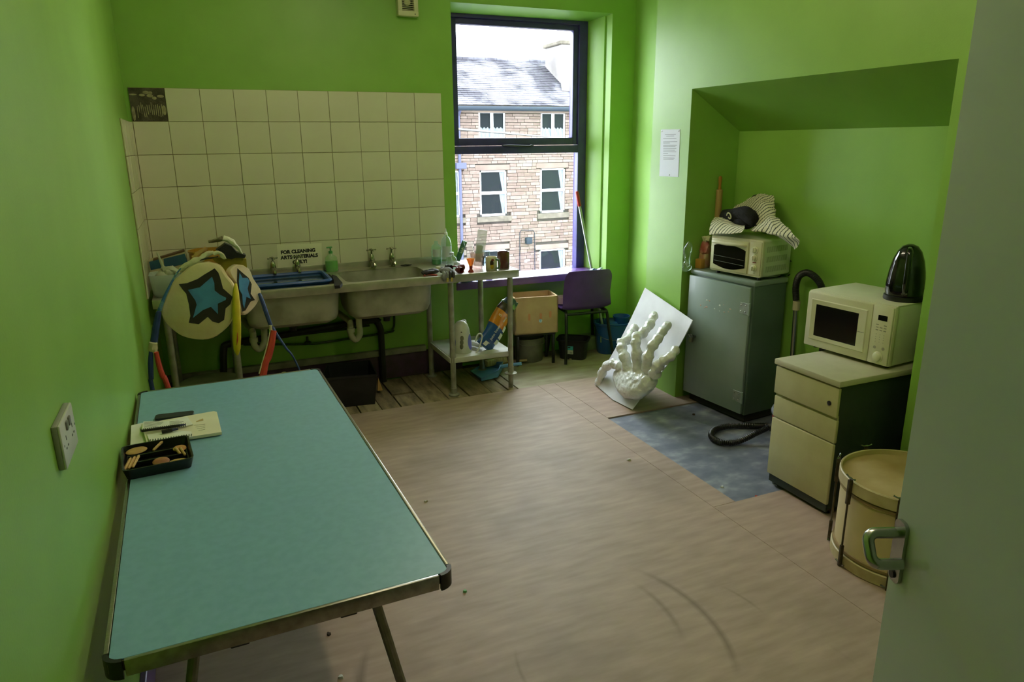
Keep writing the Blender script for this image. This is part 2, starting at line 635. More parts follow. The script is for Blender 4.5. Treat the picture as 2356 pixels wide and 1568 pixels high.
# --- door, open into the room
DOOR = M('pale_grey_green_gloss', '#cbcdd6', 0.3, col2='#c4c6cf', scale=2, coat=0.1)
STEEL = M('satin_steel', '#b9bdbb', 0.25, 1.0, col2='#a7aaa8', scale=30)
hinge = Vector((1.125, -5.085, 0))
edge = Vector((1.444, -4.334, 0))
dv = edge - hinge
g = G()
g.bb(0, dv.length, -0.04, 0, 0.012, 2.03, 0.002, 1)
door = struct(g.obj('door_1', DOOR, None, hinge, math.atan2(dv.y, dv.x)), 'pale grey green door standing open')
L_ = dv.length
hd = G()
hd.prism([(p[0], p[1]) for p in rrect(0.036, 0.125, 0.012)], 0, 0.007, frame((L_ - 0.026, 0, 1.0), (-1, 0, 0), (0, 0, 1)))
plate = hd.obj('handle_plate', STEEL, door)
lx = L_ - 0.024
A0, A1 = Vector((lx, 0, 1.038)), Vector((lx - .030, 0, .992))
out = Vector((0, 1, 0))
gr = (A1 - A0).normalized()
pth = [A0 + out * .004, A0 + out * .05]
for i in range(1, 7):
    t = rad(90 * i / 6)
    pth.append(A0 + out * (.05 + .016 * sin(t)) + gr * (.016 * (1 - cos(t))))
for i in range(7):
    t = rad(90 * i / 6)
    pth.append(A1 - gr * (.016 * (1 - sin(t))) + out * (.05 + .016 * cos(t)))
pth.append(A1 + out * .012)
G().tube(pth, 0.0105, 14).obj('lever_handle', STEEL, door)
G().cyl((lx, 0.006, 0.952), (lx, 0.010, 0.952), 0.008).obj('keyhole', BLK, door)

# --- ceiling lights out of frame above; the one nearer the window is added fill
TUBE = M('fluorescent_tube', '#ffffff', 0.5, emit=(LAMP_COLOUR, LAMP_STRENGTH))
for ly, lab in ((-1.65, 'second white fluorescent batten nearer the window, added to brighten the room'), (-3.95, 'white fluorescent batten on the ceiling nearer the door')):
    LT = thing('ceiling_light', lab, 'light', (1.5, ly, 3.0), 0, 'ceiling battens')
    G().bb(-.04, .04, -.75, .75, -.05, 0, .006).obj('housing', CEIL, LT)
    G().cyl((0, -.72, -.075), (0, .72, -.075), .018).obj('tube', TUBE, LT)
    for y in (-.735, .735):
        G().bb(-.02, .02, y - .012, y + .012, -.1, -.05, .003).obj('tube_holder', CEIL, LT)
struct(G().bb(2.1, 2.62, .112, .13, 0, .085, .003, 1).obj('baseboard_window', M('pale_wood_skirting', '#b39a7c', .7, col2='#9c8266', scale=8)), 'pale wooden skirting under the window')

# ================================================================ across the street
def exterior():
    Y = 18.0
    B = thing('stone_building', 'pale stone terrace house with slate roof across the street', 'building', (10.6, Y, -6.5))
    MORTAR = M('sooty_mortar', '#463f3b', 0.95, col2='#2f2a27', scale=1.2, detail=8)
    STONE = M('pale_sandstone', '#79726f', 0.9, spec=0.1, col2='#675f5d', scale=0.9, detail=6, lo=0.4, hi=0.62,
              island=('#f3e8e0', '#c6b6ab', '#efe3da', '#aa9b92', '#fff6ef', '#d0c1b7'))
    WHITE = M('white_upvc', '#b5b8bc', 0.5, spec=0.1)
    DGL = M('dark_house_glass', '#14181b', 0.2, spec=0.03)
    LACE = M('net_curtain', '#62676d', 0.9, col2='#4a5056', scale=8, stretch=(6, 1, 1))
    SLATE = M('stone_slate', '#4c4a50', 0.7, spec=0.1, col2='#85858c', scale=1.1, detail=5, lo=0.42, hi=0.6, island=('#b9b7bd', '#e9e9ee', '#95929a', '#f6f6fa', '#c6c4ca'))
    GUT = M('dark_gutter', '#252b33', 0.6, spec=0.05)
    LEAD = M('grey_downpipe', '#43455a', 0.6, spec=0.05)
    SILLM = M('weathered_sill_stone', '#5a544c', 0.9, spec=0.1, col2='#48433c', scale=5)
    CHIM = M('rendered_chimney_stone', '#777270', 0.9, spec=0.1, col2='#5f5a5a', scale=1.3, detail=6)

    def R(x0, y0, x1, y1):
        a, b = ay(Y, x0, (y0 + y1) / 2).x, ay(Y, x1, (y0 + y1) / 2).x
        t, q = ay(Y, (x0 + x1) / 2, y0).z, ay(Y, (x0 + x1) / 2, y1).z
        return a, b, q, t
    G().bb(-4, 24, Y + .09, Y + 7, -6.5, 2.9).obj('wall', MORTAR, B, world=True)
    wins = [('c', R(1102, 256, 1163, 322)), ('c', R(1245, 258, 1301, 322)), ('s', R(1105, 392, 1166, 497)),
            ('s', R(1244, 387, 1300, 489)), ('s', R(1242, 573, 1300, 680)), ('s', R(1103, 575, 1166, 680))]
    for dx in (-4.0, 4.1):
        wins += [(k, (a + dx, b + dx, q, t)) for k, (a, b, q, t) in wins[:6:1] if (a + dx < 8 or a + dx > 13)]
    holes = []
    for k, (a, b, q, t) in wins:
        holes.append((a, b, q, t))
        fw = 0.055
        f = G()
        f.bb(a, a + fw, Y + .03, Y + .1, q, t, .006, 1).bb(b - fw, b, Y + .03, Y + .1, q, t, .006, 1)
        f.bb(a, b, Y + .03, Y + .1, t - fw, t, .006, 1).bb(a, b, Y + .03, Y + .1, q, q + fw * 1.5, .006, 1)
        if k == 'c':
            mx = (a + b) / 2
            f.bb(mx - .05, mx + .05, Y + .02, Y + .1, q, t, .006, 1)
        else:
            mz = (q + t) / 2 + .02
            f.bb(a, b, Y + .02, Y + .1, mz - .05, mz + .05, .006, 1)
        fo = f.obj('window', WHITE, B, world=True)
        if k == 'c':
            ps = [(a + fw, (a + b) / 2 - .05, q + fw, t - fw), ((a + b) / 2 + .05, b - fw, q + fw, t - fw)]
        else:
            mz = (q + t) / 2 + .02
            ps = [(a + fw, b - fw, q + fw, mz - .05), (a + fw, b - fw, mz + .05, t - fw)]
        for p in ps:
            G().bb(p[0], p[1], Y + .075, Y + .085, p[2], p[3]).obj('pane', DGL, fo, world=True)
            if k == 'c':
                G().grid(lambda u, v, p=p: (p[0] + u * (p[1] - p[0]), Y + .066 + .004 * sin(u * 34), p[2] + v * (p[3] - p[2]) * (0.42 + .03 * sin(u * 19))), 24, 2).obj('net_curtain', LACE, fo, world=True)
            else:
                w = (p[1] - p[0])
                G().grid(lambda u, v, p=p, w=w: (p[1] - w * (.10 + .13 * v) * (1 - u), Y + .066 + .004 * sin(u * 16), p[2] + v * (p[3] - p[2])), 10, 3).obj('curtain', LACE, fo, world=True)
        if k == 's':
            zs = q - .15
            G().bb(a - .14, b + .16, Y - .07, Y + .1, q - .19, q - .01, .012, 1).obj('window_sill', SILLM, B, world=True)
            holes.append((a - .14, b + .16, q - .19, q))
            G().bb(a - .17, b + .13, Y - .005, Y + .1, t + .01, t + .19, .01, 1).obj('lintel', STONE, B, world=True)
            holes.append((a - .17, b + .13, t, t + .2))
    # coursed stones
    rnd = random.Random(11)
    stones = []
    z = -4.3
    while z < 2.74:
        h = rnd.uniform(.085, .135)
        if z + h > 2.78:
            break
        x = 5.6 + rnd.uniform(0, .3)
        while x < 16.5:
            w = rnd.uniform(.18, .6)
            segs = [(x, x + w)]
            for (a, b, q, t) in holes:
                if z + h > q + .01 and z < t - .01:
                    ns = []
                    for s0, s1 in segs:
                        if s1 <= a or s0 >= b:
                            ns.append((s0, s1))
                        else:
                            if a - s0 > .05:
                                ns.append((s0, a))
                            if s1 - b > .05:
                                ns.append((b, s1))
                    segs = ns
            for s0, s1 in segs:
                stones.append((s0, s1, z, z + h))
            x += w
        z += h
    vis = [s for s in stones if 8.3 < (s[0] + s[1]) / 2 < 12.9 and -2.9 < s[2] < 2.75]
    vis.sort(key=lambda s: -(s[1] - s[0]) * (s[3] - s[2]))
    top = vis[:300]
    rest = set(stones) - set(top)
    unit = G().box((0, 0, 0), (1, 1, 1), 0.0).obj('stone', STONE, B)
    me = unit.data
    first = unit
    rl = B.location
    for s in top:
        o = first or bpy.data.objects.new('stone', me)
        if first is None:
            COL.objects.link(o)
            o.parent = B
        first = None
        d = rnd.uniform(0, .02)
        o.location = (((s[0] + s[1]) / 2) - rl.x, Y + .06 - d - rl.y, (s[2] + s[3]) / 2 - rl.z)
        o.scale = (s[1] - s[0] - .014, .11, s[3] - s[2] - .014)
    g = G()
    for s in sorted(rest):
        d = rnd.uniform(0, .02)
        g.bb(s[0] + .007, s[1] - .007, Y + .005 - d, Y + .115 - d, s[2] + .007, s[3] - .007)
    o = g.obj('stonework', STONE, B, world=True)
    o['kind'] = 'stuff'
    # roof, gutter, ridge
    ye, ze, yr, zr = Y - .28, 2.93, 21.0, ay(21.0, 1150, 139).z
    g = G()
    g.loft([[(x, ye, ze - .02), (x, yr, zr - .02), (x, yr + 4, ze - .3)] for x in (-4, 24)])
    roof = g.obj('roof', MORTAR, B, world=True)
    g = G()
    n = 25
    sl = Vector((0, yr - ye, zr - ze))
    nrm = Vector((0, -(zr - ze), yr - ye)).normalized()
    for r in range(n):
        x = 4.8 + (r % 2) * .11 + rnd.uniform(-.03, .03)
        while x < 17.5:
            w = rnd.uniform(.18, .27)
            p = Vector((0, ye, ze)) + sl * (r / n)
            q = Vector((0, ye, ze)) + sl * ((r + 1.25) / n)
            lift = rnd.uniform(.022, .034)
            A = p + nrm * lift
            C = q + nrm * .004
            g.loft([[(x + .004, A.y, A.z), (x + w - .004, A.y, A.z), (x + w - .004, C.y, C.z), (x + .004, C.y, C.z)],
                    [(x + .004, A.y + nrm.y * -.016, A.z - .016), (x + w - .004, A.y + nrm.y * -.016, A.z - .016), (x + w - .004, C.y, C.z - .016), (x + .004, C.y, C.z - .016)]])
            x += w
    o = g.obj('slates', SLATE, roof, world=True)
    o['kind'] = 'stuff'
    x = 4.8
    g = G()
    while x < 17.5:
        g.tube([(x, yr, zr + .0), (x + .44, yr, zr + .0)], .09, 8)
        x += .45
    o = g.obj('ridge_tiles', SLATE, roof, world=True)
    o['kind'] = 'stuff'
    G().tube([(-4, Y - .32, 2.83), (24, Y - .32, 2.83)], .075, 10).obj('gutter', GUT, B, world=True)
    G().bb(-4, 24, Y - .06, Y + .1, 2.70, 2.78, .01, 1).obj('eaves_course', STONE, B, world=True)
    px = ay(Y, 1058, 450).x
    G().tube([(px, Y - .08, -6.4), (px, Y - .08, 2.6), (px, Y - .3, 2.8)], .05, 10).obj('downpipe', LEAD, B, world=True)
    a, b, q, t = R(1047, 374, 1070, 388)
    G().bb(a, b, Y - .16, Y, q, t, .01, 1).obj('hopper', LEAD, B, world=True)
    a, b, q, t = R(1207, 545, 1220, 560)
    G().bb(a, b, Y - .2, Y, q, t, .03).obj('wall_lamp', GUT, B, world=True)
    a, b, q, t = R(1206, 597, 1212, 603)
    G().bb(a, b, Y - .04, Y, q, t, .01, 1).obj('meter_box', WHITE, B, world=True)
    c0, c1, c2, c3 = ay(Y - .03, 1196, 640), ay(Y - .03, 1196, 535), ay(Y - .03, 1230, 535), ay(Y - .03, 1231, 640)
    G().tube([c0, c1, c1 + Vector((.06, 0, .09)), c2 + Vector((-.06, 0, .09)), c2, c3], .012, 6).obj('conduit', GUT, B, world=True)
    # chimney
    x1 = ay(19.2, 1293, 150).x
    zt = ay(19.2, 1300, 92).z
    g = G()
    g.bb(x1, x1 + 2.2, 19.25, 20.6, 2.9, zt - .12, .03, 1)
    ch = g.obj('chimney', CHIM, B, world=True)
    G().bb(x1 - .07, x1 + 2.27, 19.18, 20.67, zt - .14, zt, .03, 1).obj('chimney_cap', SILLM, ch, world=True)
    G().loft([[(x1 - .25, ye + 1.0, ze + .62), (x1 + 2.3, ye + 1.0, ze + .62), (x1 + 2.3, 19.3, ze + 1.15), (x1 - .02, 19.3, ze + 1.15)],
              [(x1 - .25, ye + 1.0, ze + .58), (x1 + 2.3, ye + 1.0, ze + .58), (x1 + 2.3, 19.3, ze + 1.1), (x1 - .02, 19.3, ze + 1.1)]]).obj('flashing', CHIM, ch, world=True)
    # cable sagging across the street
    p0, p1 = ay(0.31, 985, 291), ay(17.97, 1400, 327)
    mid = (p0 + p1) / 2
    c = G().tube(smooth_path([p0, mid, p1], 6), .011, 6).obj('overhead_cable', BLK, None, p0, 0, world=True)
    tag(c, 'thin black cable strung across the street outside the window', 'cable')
    ROAD = M('street_tarmac', '#6f6f6f', 0.9, col2='#7c7c7a', scale=3)
    struct(G().bb(-30, 45, 0.31, 40, -6.8, -6.5).obj('ground', ROAD), 'grey street below the window')


exterior()

# ================================================================ table by the left wall
CREAMP = M('cream_paper', '#e6dfc8', 0.85, col2='#ded6bd', scale=6)
WPAPER = M('white_paper', '#e9e8e2', 0.85, col2='#e0ded6', scale=9)
INK = M('black_ink', '#17171a', 0.6)
ALU = M('brushed_aluminium', '#a9a69c', 0.32, 1.0, col2='#918e84', scale=40, stretch=(1, 12, 1))
GUN = M('grey_painted_tube', '#8a877d', 0.4, 0.6, col2='#767368', scale=20)


def table():
    W_, L, H = 0.752, 1.822, 0.72
    T = thing('folding_table', 'long pale blue laminate table with metal edging beside the left wall', 'table', (0.386, -2.771, 0), rad(1.32))
    LAM = M('pale_blue_laminate', '#82aec8', 0.33, col2='#7ba7c1', scale=40, detail=2)
    DARK = M('table_underside', '#8a7a62', 0.8)
    G().bb(-W_ / 2 + .006, W_ / 2 - .006, -L / 2 + .006, L / 2 - .006, H - .004, H, .001, 1).obj('laminate_top', LAM, T)
    G().bb(-W_ / 2 + .004, W_ / 2 - .004, -L / 2 + .004, L / 2 - .004, H - .028, H - .0045).obj('board', DARK, T)
    for x in (-W_ / 2, W_ / 2):
        G().bb(x - .005, x + .005, -L / 2 + .035, L / 2 - .035, H - .038, H + .0012, .002).obj('edge_strip', ALU, T)
    for y in (-L / 2, L / 2):
        G().bb(-W_ / 2 + .035, W_ / 2 - .035, y - .005, y + .005, H - .038, H + .0012, .002).obj('edge_strip', ALU, T)
    for sx_ in (-1, 1):
        for sy_ in (-1, 1):
            pts = []
            r0 = .034
            cx, cy = sx_ * (W_ / 2 - r0 + .003), sy_ * (L / 2 - r0 + .003)
            ring_o = [(cx + sx_ * (r0 + .004) * cos(rad(a)), cy + sy_ * (r0 + .004) * sin(rad(a))) for a in range(0, 91, 15)]
            ring_i = [(cx + sx_ * (r0 - .007) * cos(rad(a)), cy + sy_ * (r0 - .007) * sin(rad(a))) for a in range(90, -1, -15)]
            G().prism(ring_o + ring_i, H - .041, H + .002).obj('corner_cap', BLK, T)
    for sy_ in (-1, 1):
        for sx_ in (-1, 1):
            y = sy_ * 0.73
            g = G()
            xt, xb = sx_ * .195, sx_ * .335
            g.tube(smooth_path([(xt, y - .016, H - .03), (xt + sx_ * .015, y - .016, H - .1), (xb - sx_ * .01, y - .016, .05), (xb, y - .012, .012), (xb, y, .01),
                                (xb, y + .012, .012), (xb - sx_ * .01, y + .016, .05), (xt + sx_ * .015, y + .016, H - .1), (xt, y + .016, H - .03)], 4), .0125, 10)
            g.obj('leg', GUN, T)
        G().cyl((-.19, sy_ * .73, H - .045), (.19, sy_ * .73, H - .045), .012, None, 10).obj('cross_bar', GUN, T)
    for x in (-.12, .12):
        G().bb(x - .02, x + .02, -L / 2 + .003, -L / 2 + .02, H - .048, H - .03, .003).obj('clip', BLK, T)
    return T


table()
Z = .7216


def flat(pxs, z, th, name, mat, label, cat, group=None, parent=None):
    pts = [az(z + th, *q) for q in pxs]
    c = sum(pts, Vector()) / len(pts)
    c.z = z
    g = G().loft([[(p.x, p.y, z) for p in pts], [(p.x, p.y, z + th) for p in pts]])
    if parent is not None:
        return g.obj(name, mat, parent, world=True)
    o = g.obj(name, mat, None, c, 0, world=True)
    return tag(o, label, cat, group)


def desk_items():
    flat([(300, 1024), (302, 978), (345, 968), (352, 1018)], Z, .0012, 'paper_sheet', WPAPER, 'loose white sheet under the sketch pad against the wall', 'paper')
    flat([(352, 1017), (498, 1001), (502, 996), (470, 960), (335, 975)], Z + .0014, .0012, 'paper_sheet', CREAMP, 'cream sheet with rounded corner poking out below the thick sketch pad', 'paper')
    pad = flat([(338, 1019), (510, 993), (499, 947), (492, 945), (325, 975)], Z + .0028, .011, 'sketch_pad', CREAMP, 'thick cream sketch pad lying on the blue table', 'pad')
    z = Z + .0142
    t = flat([(451, 970), (468, 966), (467, 962), (452, 968)], z, .0006, 'page_tab', M('tan_tab', '#b79a5e', .7), '', '', parent=pad)
    # pencil lines on the pad
    for i in range(4):
        a, b = az(z, 447 + i * 3, 978 + i * 4), az(z, 472, 975 + i * 4)
        G().tube([a, b], .0004, 4).obj('pencil_line', INK, pad, world=True)
    nb = thing('open_notebook', 'open spiral notebook with handwritten lines lying on the sketch pad', 'notebook', az(z, 385, 978))
    zz = z + .001
    flat([(326, 990), (428, 979), (444, 975), (430, 957), (388, 967), (330, 969)], z + .0006, .004, 'pages', WPAPER, '', '', parent=nb)
    zt = z + .0052
    for col_ in ((332, 376), (390, 426)):
        for i in range(6):
            y = 972 + i * 2.6 - (2 if col_[0] > 350 else 0)
            x1 = col_[0] + (col_[1] - col_[0]) * random.uniform(.55, 1)
            a, b = az(zt, col_[0], y), az(zt, x1, y - (x1 - col_[0]) * .1)
            G().tube([a, b], .0005, 4).obj('handwriting_line', INK, nb, world=True)
    a, b = az(zt, 325, 992), az(zt, 427, 979)
    d = b - a
    for i in range(22):
        p = a + d * (i / 21)
        u = Vector((d.y, -d.x, 0)).normalized()
        G().tube([p + u * (.006 * cos(q)) + Vector((0, 0, .004 + .006 * sin(q))) for q in [j * pi / 4 for j in range(9)]], .0011, 5).obj('spiral_ring', BLK, nb, world=True)
    sn = thing('spiral_notebook', 'small spiral pad with pale cover below the open notebook', 'notebook', az(z, 390, 1005))
    flat([(345, 1016), (443, 1004), (440, 992), (410, 990), (338, 999)], z + .0004, .005, 'pages', WPAPER, '', '', parent=sn)
    a, b = az(z + .006, 346, 1014), az(z + .006, 441, 1001)
    d = b - a
    WIRE = M('spiral_wire', '#4e5c50', .4, .6)
    for i in range(17):
        p = a + d * (i / 16)
        u = Vector((d.y, -d.x, 0)).normalized()
        G().tube([p + u * (.007 * cos(q)) + Vector((0, 0, .0055 * sin(q))) for q in [j * pi / 4 for j in range(9)]], .0012, 5).obj('spiral_ring', WIRE, sn, world=True)
    # pens
    zp = z + .0135
    for a_, b_, r, nm, mat, lab in (((326, 991), (427, 976), .0048, 'pen', BLK, 'long black pen lying on the spiral of the open notebook'),
                                    ((372, 993), (410, 986), .0066, 'marker_pen', BLK, 'short thick black marker between the two notebooks')):
        a, b = az(zp, *a_), az(zp, *b_)
        t = thing(nm, lab, 'pen', a)
        dd = (b - a).normalized()
        G().cyl(a, b - dd * .02, r).obj('barrel', mat, t, world=True)
        G().cyl(b - dd * .02, b, r * .85, r * .5).obj('cap', M('dark_blue_plastic', '#26305a', .4), t, world=True)
    # black slim case behind the pad
    a, b = az(Z, 357, 968), az(Z, 446, 958)
    d = b - a
    o = G().prism(rrect(d.length, .05, .012), 0, .011, frame((a + b) / 2 + Vector((0, .018, .0)), d, (0, 1, 0))).obj('phone_case', M('black_leatherette', '#22282a', .5), None, (a + b) / 2, 0, world=True)
    tag(o, 'slim black case tucked behind the notebooks', 'case')
    # tray of modelling tools
    x0, x1, y0, y1 = -.012, .197, -2.785, -2.565
    T = thing('tool_tray', 'black plastic tray of modelling tools at the left edge of the blue table', 'tray', ((x0 + x1) / 2, (y0 + y1) / 2, Z), rad(5))
    w, h = x1 - x0, y1 - y0
    BP = M('black_vac_formed_plastic', '#0d0d0d', .3, bump=.1, bscale=40)
    g = G()
    ro, ri = rrect(w, h, .02), rrect(w - .012, h - .012, .016)
    g.loft([[(x, y, 0) for x, y in rrect(w - .02, h - .02, .015)], [(x, y, .036) for x, y in ro], [(x, y, .036) for x, y in ri], [(x * .93, y * .93, .008) for x, y in ri]])
    g.obj('tray_shell', BP, T)
    for y in (-.022, .038):
        G().bb(-w * .42, w * .42, y - .004, y + .004, .008, .024, .002).obj('divider', BP, T)
    WOOD = M('pale_boxwood', '#c9a468', .55, col2='#b98f52', scale=20, stretch=(1, 8, 1))
    TERRA = M('brown_wood', '#a06a45', .6, col2='#8a5838', scale=20)
    base = T.location
    rz = rad(5)

    def P(x, y, z): return Matrix.Rotation(rz, 4, 'Z') @ Vector((x, y, z)) + base
    for x, y, a, b, zr_, mat, nm, lab in ((-.06, .082, .034, .019, 20, WOOD, 'wooden_rib', 'pale oval wooden rib at the back left of the tool tray'),
                                          (.058, -.082, .030, .014, 0, WOOD, 'wooden_rib', 'pale oval wooden rib at the front right of the tool tray'),
                                          (.008, -.052, .026, .022, 10, TERRA, 'wooden_rib', 'brown kidney shaped rib in the middle of the tool tray'),
                                          (.070, .03, .022, .018, 30, M('orange_wood', '#c08a4c', .6), 'wooden_rib', 'orange brown rib at the back right of the tool tray')):
        p = P(x, y, .022)
        o = G().ell((0, 0, 0), (a, b, .005), 20, 8, Matrix.Rotation(rad(zr_), 4, 'Z') @ Matrix.Rotation(rad(14), 4, 'X')).obj(nm, mat, None, p)
        tag(o, lab, 'tool', 'modelling tools in the tray')
    for i, (x, y, ang, ln, mat, lab) in enumerate(((-.088, -.03, 78, .075, WOOD, 'leftmost of three pale wooden sticks in the tool tray'),
                                                   (-.076, -.025, 78, .075, WOOD, 'middle one of three pale wooden sticks in the tool tray'),
                                                   (-.064, -.02, 78, .075, WOOD, 'rightmost of three pale wooden sticks in the tool tray'),
                                                   (.006, .08, 62, .06, WOOD, 'flat wooden spatula standing at the back of the tool tray'),
                                                   (.062, .0, 108, .05, WOOD, 'short wooden peg on the right in the tool tray'),
                                                   (.076, -.01, 105, .06, WOOD, 'slim wooden peg touching the orange brown rib in the tray'))):
        p = P(x, y, .026)
        d = Vector((cos(rad(ang)), sin(rad(ang)), .12)).normalized()
        o = G().tube([p - d * ln / 2, p - d * ln * .42, p + d * ln * .4, p + d * ln / 2], [.003, .0048, .0048, .002], 8).obj('wooden_stick', mat, None, p, 0, world=True)
        tag(o, lab, 'tool', 'modelling tools in the tray')


desk_items()


def socket():
    p = ax(-.025, 108, 1012)
    S = thing('wall_socket', 'white double power socket on the left green wall', 'socket', (-.025, -3.395, 1.118))
    PL = M('white_switch_plastic', '#c9c8c2', .35)
    G().bb(0, .012, -.082, .082, -.05, .05, .003).obj('back_box', M('grey_box', '#8d8f86', .6), S)
    G().bb(.011, .017, -.082, .082, -.05, .05, .003).obj('face_plate', PL, S)
    for y in (-.04, .04):
        for dy, dz, wy, wz in ((0, .008, .004, .010), (-.011, -.012, .008, .004), (.011, -.012, .008, .004)):
            G().bb(.0165, .0176, y + dy - wy / 2, y + dy + wy / 2, dz - wz / 2, dz + wz / 2).obj('pin_hole', BLK, S)
        G().bb(.016, .021, y * .38 - .009, y * .38 + .009, .018, .038, .002).obj('rocker', M('rocker_plastic', '#6d6d63', .4), S)
    for y in (-.07, .07):
        G().cyl((.016, y, 0), (.0178, y, 0), .003, None, 8).obj('screw', STEEL, S)


socket()


def vent():
    a = ay(0, 917, 40)
    x0, x1 = 1.702, 1.845
    z0 = 2.572
    V = thing('extractor_fan', 'cream extractor fan high on the back wall left of the window', 'fan', ((x0 + x1) / 2, 0, z0))
    PL = M('cream_plastic', '#d8d2ae', .5, col2='#cfc8a2', scale=10)
    w = (x1 - x0) / 2
    g = G()
    g.bb(-w, w, -.055, -.001, 0, .034, .005).bb(-w, w, -.055, -.001, .136, .17, .005).bb(-w, -w + .03, -.055, -.001, .03, .14, .005).bb(w - .03, w, -.055, -.001, .03, .14, .005)
    g.obj('casing', PL, V)
    G().bb(-w + .02, w - .02, -.02, -.004, .02, .15).obj('dark_inside', BLK, V)
    for i in range(9):
        z = .04 + i * .0115
        G().bb(-w + .028, w - .028, -.05, -.035, z - .0014, z + .0014, 0).obj('slat', PL, V)
    G().lathe([(.022, 0), (.022, .006), (.018, .01)], (0, 0, 0), 16, frame((0, -.03, .09), (1, 0, 0), (0, 0, 1))).obj('motor_hub', PL, V)
    G().cyl((w - .025, -.056, .014), (w - .025, -.054, .014), .004, None, 8).obj('pull_hole', BLK, V)


vent()

# ================================================================ sink unit on the back wall
INOX = M('stainless_steel', '#bdb9aa', 0.33, .65, col2='#a39f90', scale=9, detail=8, stretch=(1, 4, 1))
INOXD = M('limescaled_steel', '#b9b6a8', 0.5, 0.3, col2='#94917f', scale=6, detail=9)
PAINTLEG = M('grey_enamelled_leg', '#a19e90', 0.45, 0.2, col2='#858375', scale=14)
CHROME = M('tarnished_chrome', '#b5b2a2', 0.18, 1.0, col2='#8f8c7c', scale=30)
CT = .87


def sink():
    S = thing('sink_unit', 'stainless double bowl sink unit on tube legs against the tiled wall', 'sink', (1.17, -.31, 0))
    b1, b2 = (.50, 1.09), (1.14, 1.72)
    yf, yb = -.555, -.125
    g = G()
    e = .0
    X0, X1 = .0, 2.335
    g.bb(X0, X1, -.615, yf, CT - .004, CT, .001, 1).bb(X0, X1, yb, -.012, CT - .004, CT, .001, 1)
    g.bb(X0, b1[0], yf, yb, CT - .004, CT).bb(b1[1], b2[0], yf, yb, CT - .004, CT).bb(b2[1], X1, yf, yb, CT - .004, CT)
    g.bb(X0, X1, -.617, -.605, CT - .05, CT + .004, .004).bb(X1 - .012, X1, -.612, -.012, CT - .05, CT + .004, .004)
    for (a, b) in (b1, b2):                       # rounded corners of the bowl openings
        w, h = b - a, yb - yf
        cx, cy = (a + b) / 2, (yf + yb) / 2
        r = .07
        for sx_ in (-1, 1):
            for sy_ in (-1, 1):
                ox, oy = cx + sx_ * w / 2, cy + sy_ * h / 2
                arc = [(ox - sx_ * r + sx_ * r * cos(rad(t)), oy - sy_ * r + sy_ * r * sin(rad(t))) for t in range(0, 91, 15)]
                g.prism([(ox, oy)] + arc, CT - .004, CT)
    g.obj('worktop', INOX, S, world=True)
    G().bb(X0, 1.955, -.014, -.006, CT - .01, .915, .003).obj('upstand', INOX, S, world=True)
    for (a, b) in (b1, b2):
        w, h = b - a, yb - yf
        c = ((a + b) / 2, (yf + yb) / 2)
        g = G()
        prof = ((0, 0, .87, .07), (0, 0, .80, .07), (.02, .02, .66, .075), (.04, .04, .628, .08), (.10, .10, .605, .08), (.2, .2, .600, .07))
        g.loft([[(c[0] + x, c[1] + y, z) for x, y in rrect(w - dw, h - dh, r, 6)] for dw, dh, z, r in prof], False, True)
        o = g.obj('bowl', INOXD, S, world=True)
        G().lathe([(.035, 0), (.035, -.03), (.024, -.035), (.024, -.06)], (c[0], c[1] - .02, .602), 16).obj('waste_outlet', BLK, o, world=True)
    # legs
    for i, (x, y) in enumerate(((.06, -.565), (.425, -.565), (1.836, -.572), (2.276, -.585), (.06, -.09), (.425, -.09), (1.82, -.09), (2.225, -.13))):
        g = G()
        if i == 3:
            g.lathe([(.011, .012), (.018, .0121), (.018, .10), (.045, .101), (.045, .108), (.022, .114), (.022, .15), (.0195, .152), (.0195, CT - .05)], (x, y, 0), 16)
        else:
            g.lathe([(.04, -.004), (.04, .004), (.022, .012), (.022, .05), (.0195, .052), (.0195, CT - .05)], (x, y, 0), 16)
        if i == 3:
            g.cyl((x, y, -.002), (x, y, .03), .018)
        g.obj('leg', PAINTLEG, S, world=True)
    g = G()
    g.bb(1.825, 2.29, -.59, -.578, .238, .275, .002).bb(1.825, 2.29, -.58, -.08, .266, .275, .001).bb(1.81, 1.822, -.58, -.08, .238, .275, .002)
    g.obj('shelf', M('grey_white_shelf', '#c3c2b8', .45, col2='#aaa99c', scale=8), S, world=True)
    g = G()
    g.bb(.06, 2.28, -.1, -.07, CT - .06, CT - .02).bb(.05, .08, -.58, -.08, CT - .06, CT - .02)
    g.obj('top_rail', PAINTLEG, S, world=True)
    # traps and pipes
    WP = M('white_waste_plastic', '#c4c2ae', .45, col2='#aeac98', scale=12)
    for name, pts in (('waste_trap', [(825, 722), (826, 745), (828, 768), (818, 781), (808, 770), (806, 748), (803, 738)]),
                      ('waste_trap', [(607, 742), (608, 770), (608, 788), (597, 803), (585, 793), (582, 768), (578, 757)])):
        P = [ay(-.34, *q) for q in pts]
        P.append(P[-1] + Vector((-.03, .25, .01)))
        g = G()
        g.tube(smooth_path(P, 5), .021, 12)
        d = (P[1] - P[0]).normalized()
        g.cyl(P[0], P[0] + d * .03, .028)
        g.cyl(P[4] + Vector((0, 0, .02)), P[4] + Vector((0, 0, .05)), .027)
        g.obj(name, WP, S, world=True)


sink()


